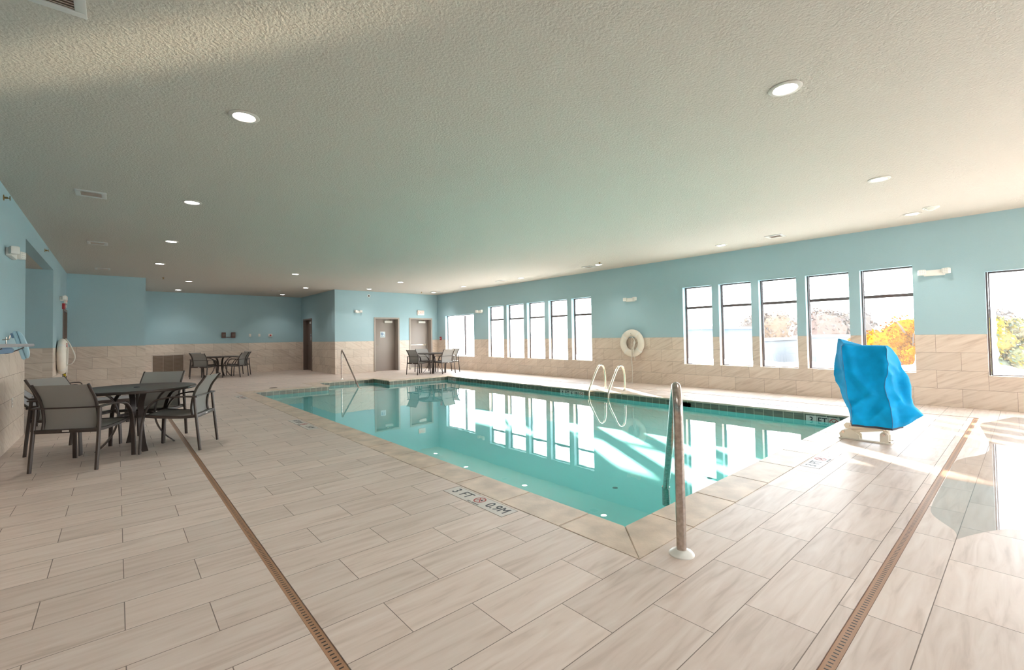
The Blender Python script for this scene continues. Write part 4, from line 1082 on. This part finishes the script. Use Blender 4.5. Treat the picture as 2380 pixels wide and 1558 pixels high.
def tree(label, loc, rad, hgt, lm, n=2600, ls=.16):
    t = thing('autumn_tree', label, 'tree', (loc[0], loc[1], -3.0), group='autumn trees beyond the windows')
    b = MB(); b.tube(catmull([(0, 0, 0), (.05, .03, hgt*.25), (-.04, .02, hgt*.5), (0, 0, hgt*.8)], 4), [.16*rad/2*(1-k/14) for k in range(13)], 8)
    for k in range(7):
        a = k*2.4; b.tube([(0, 0, hgt*(.3+.06*k)), (rad*.35*math.cos(a), rad*.35*math.sin(a), hgt*(.45+.06*k)), (rad*.6*math.cos(a), rad*.6*math.sin(a), hgt*(.52+.06*k))], [.05, .035, .015], 6)
    b.build('trunk', M_bark, t)
    b = MB(); blobs = [(random.uniform(-.5, .5)*rad, random.uniform(-.5, .5)*rad, hgt*random.uniform(.35, .85), rad*random.uniform(.35, .6)) for _ in range(11)]
    for x, y, z, r in blobs:
        ic = bmesh.new(); bmesh.ops.create_icosphere(ic, subdivisions=3, radius=r*.82)
        for v in ic.verts: v.co *= 1+.22*noise.noise(v.co*1.6+Vector((x, y, z)))
        b.merge(ic, Matrix.Translation((x, y, min(z, hgt*1.0-r*.75))))
    for _ in range(n):
        x, y, z, r = random.choice(blobs); v = Vector((random.gauss(0, 1), random.gauss(0, 1), random.gauss(0, 1))).normalized()*r*random.uniform(.7, 1.05)
        c = Vector((x, y, z))+v; c.z -= max(0, z-(hgt-r*.75))
        q = Vector((random.gauss(0, 1), random.gauss(0, 1), random.gauss(0, 1))).normalized(); w_ = q.orthogonal().normalized(); h = q.cross(w_)
        s_ = ls*random.uniform(.6, 1.3)
        b.face([b.bm.verts.new(c+w_*s_), b.bm.verts.new(c+h*s_*.55), b.bm.verts.new(c-w_*s_), b.bm.verts.new(c-h*s_*.55)])
    b.build('foliage', lm, t, smooth=False)
tree('golden orange autumn tree seen through the tall window behind the blue cover', (30, 4.55, 0), 2.5, 5.0, L_gold, 12000, .085)
tree('golden tree at the right of the tall window behind the blue cover', (24, 3.1, 0), 1.0, 5.5, L_gold, 6000, .06)
tree('yellow and green tree filling the window at the right edge', (26.5, -2.4, 0), 2.3, 5.3, L_mix, 11000, .08)
tree('bushy yellow tree left in the window at the right edge', (24.5, .55, 0), 1.1, 5.1, L_mix, 6000, .065)
for i, (x, y, r, h, lb) in enumerate(((72, 4, 4.6, 6.9, 'pale distant tree behind the golden tree'), (60, 14.5, 4.6, 6.1, 'pale distant tree seen in the second tall window from the right'), (74, 26, 4.6, 6.8, 'pale rounded distant tree seen in the third tall window from the right'), (60, 35, 4.6, 6.2, 'pale distant tree seen in the fourth tall window from the right'))):
    tree(lb, (x, y, 0), r, h, L_pale, 7000, .2)
t = thing('neighbour_building', 'pale flat roofed building seen just left of the blue cover', 'building', (36, 8.6, -3.0))
b = MB(); b.box((0, -1.6, 0), (8, 2.2, 3.9)); b.build('wall', M_side, t, smooth=False)
b = MB(); b.box((-.2, -1.8, 3.9), (8.2, 2.4, 4.05)); b.build('roof', M_side, t, smooth=False)
b = MB(); b.box((-.03, 1.1, 1.6), (.05, 1.6, 2.6)); b.build('window', M_wins, t, smooth=False)
t = thing('neighbour_building', 'pale low building seen through the middle of the nearer tall windows', 'building', (34, 15, -3.0))
b = MB(); b.box((0, -2.6, 0), (8, 3.4, 3.7)); b.build('wall', M_side, t, smooth=False)
b = MB(); b.box((-.2, -2.8, 3.7), (8.2, 3.6, 3.85)); b.build('roof', M_side, t, smooth=False)
for y in (-1.6, 1.0):
    b = MB(); b.box((-.03, y, 1.2), (.05, y+1.3, 2.6)); b.build('window', M_wins, t, smooth=False)
t = thing('neighbour_building', 'blue sided building seen in the window right of the ring buoy', 'building', (20, 10.6, -3.0))
b = MB(); b.box((0, -.8, 0), (6, 1.6, 4.5)); b.build('wall', M_sideb, t, smooth=False)
b = MB(); b.box((-.15, -1.0, 4.5), (6.2, 1.8, 4.62)); b.build('roof', M_side, t, smooth=False)
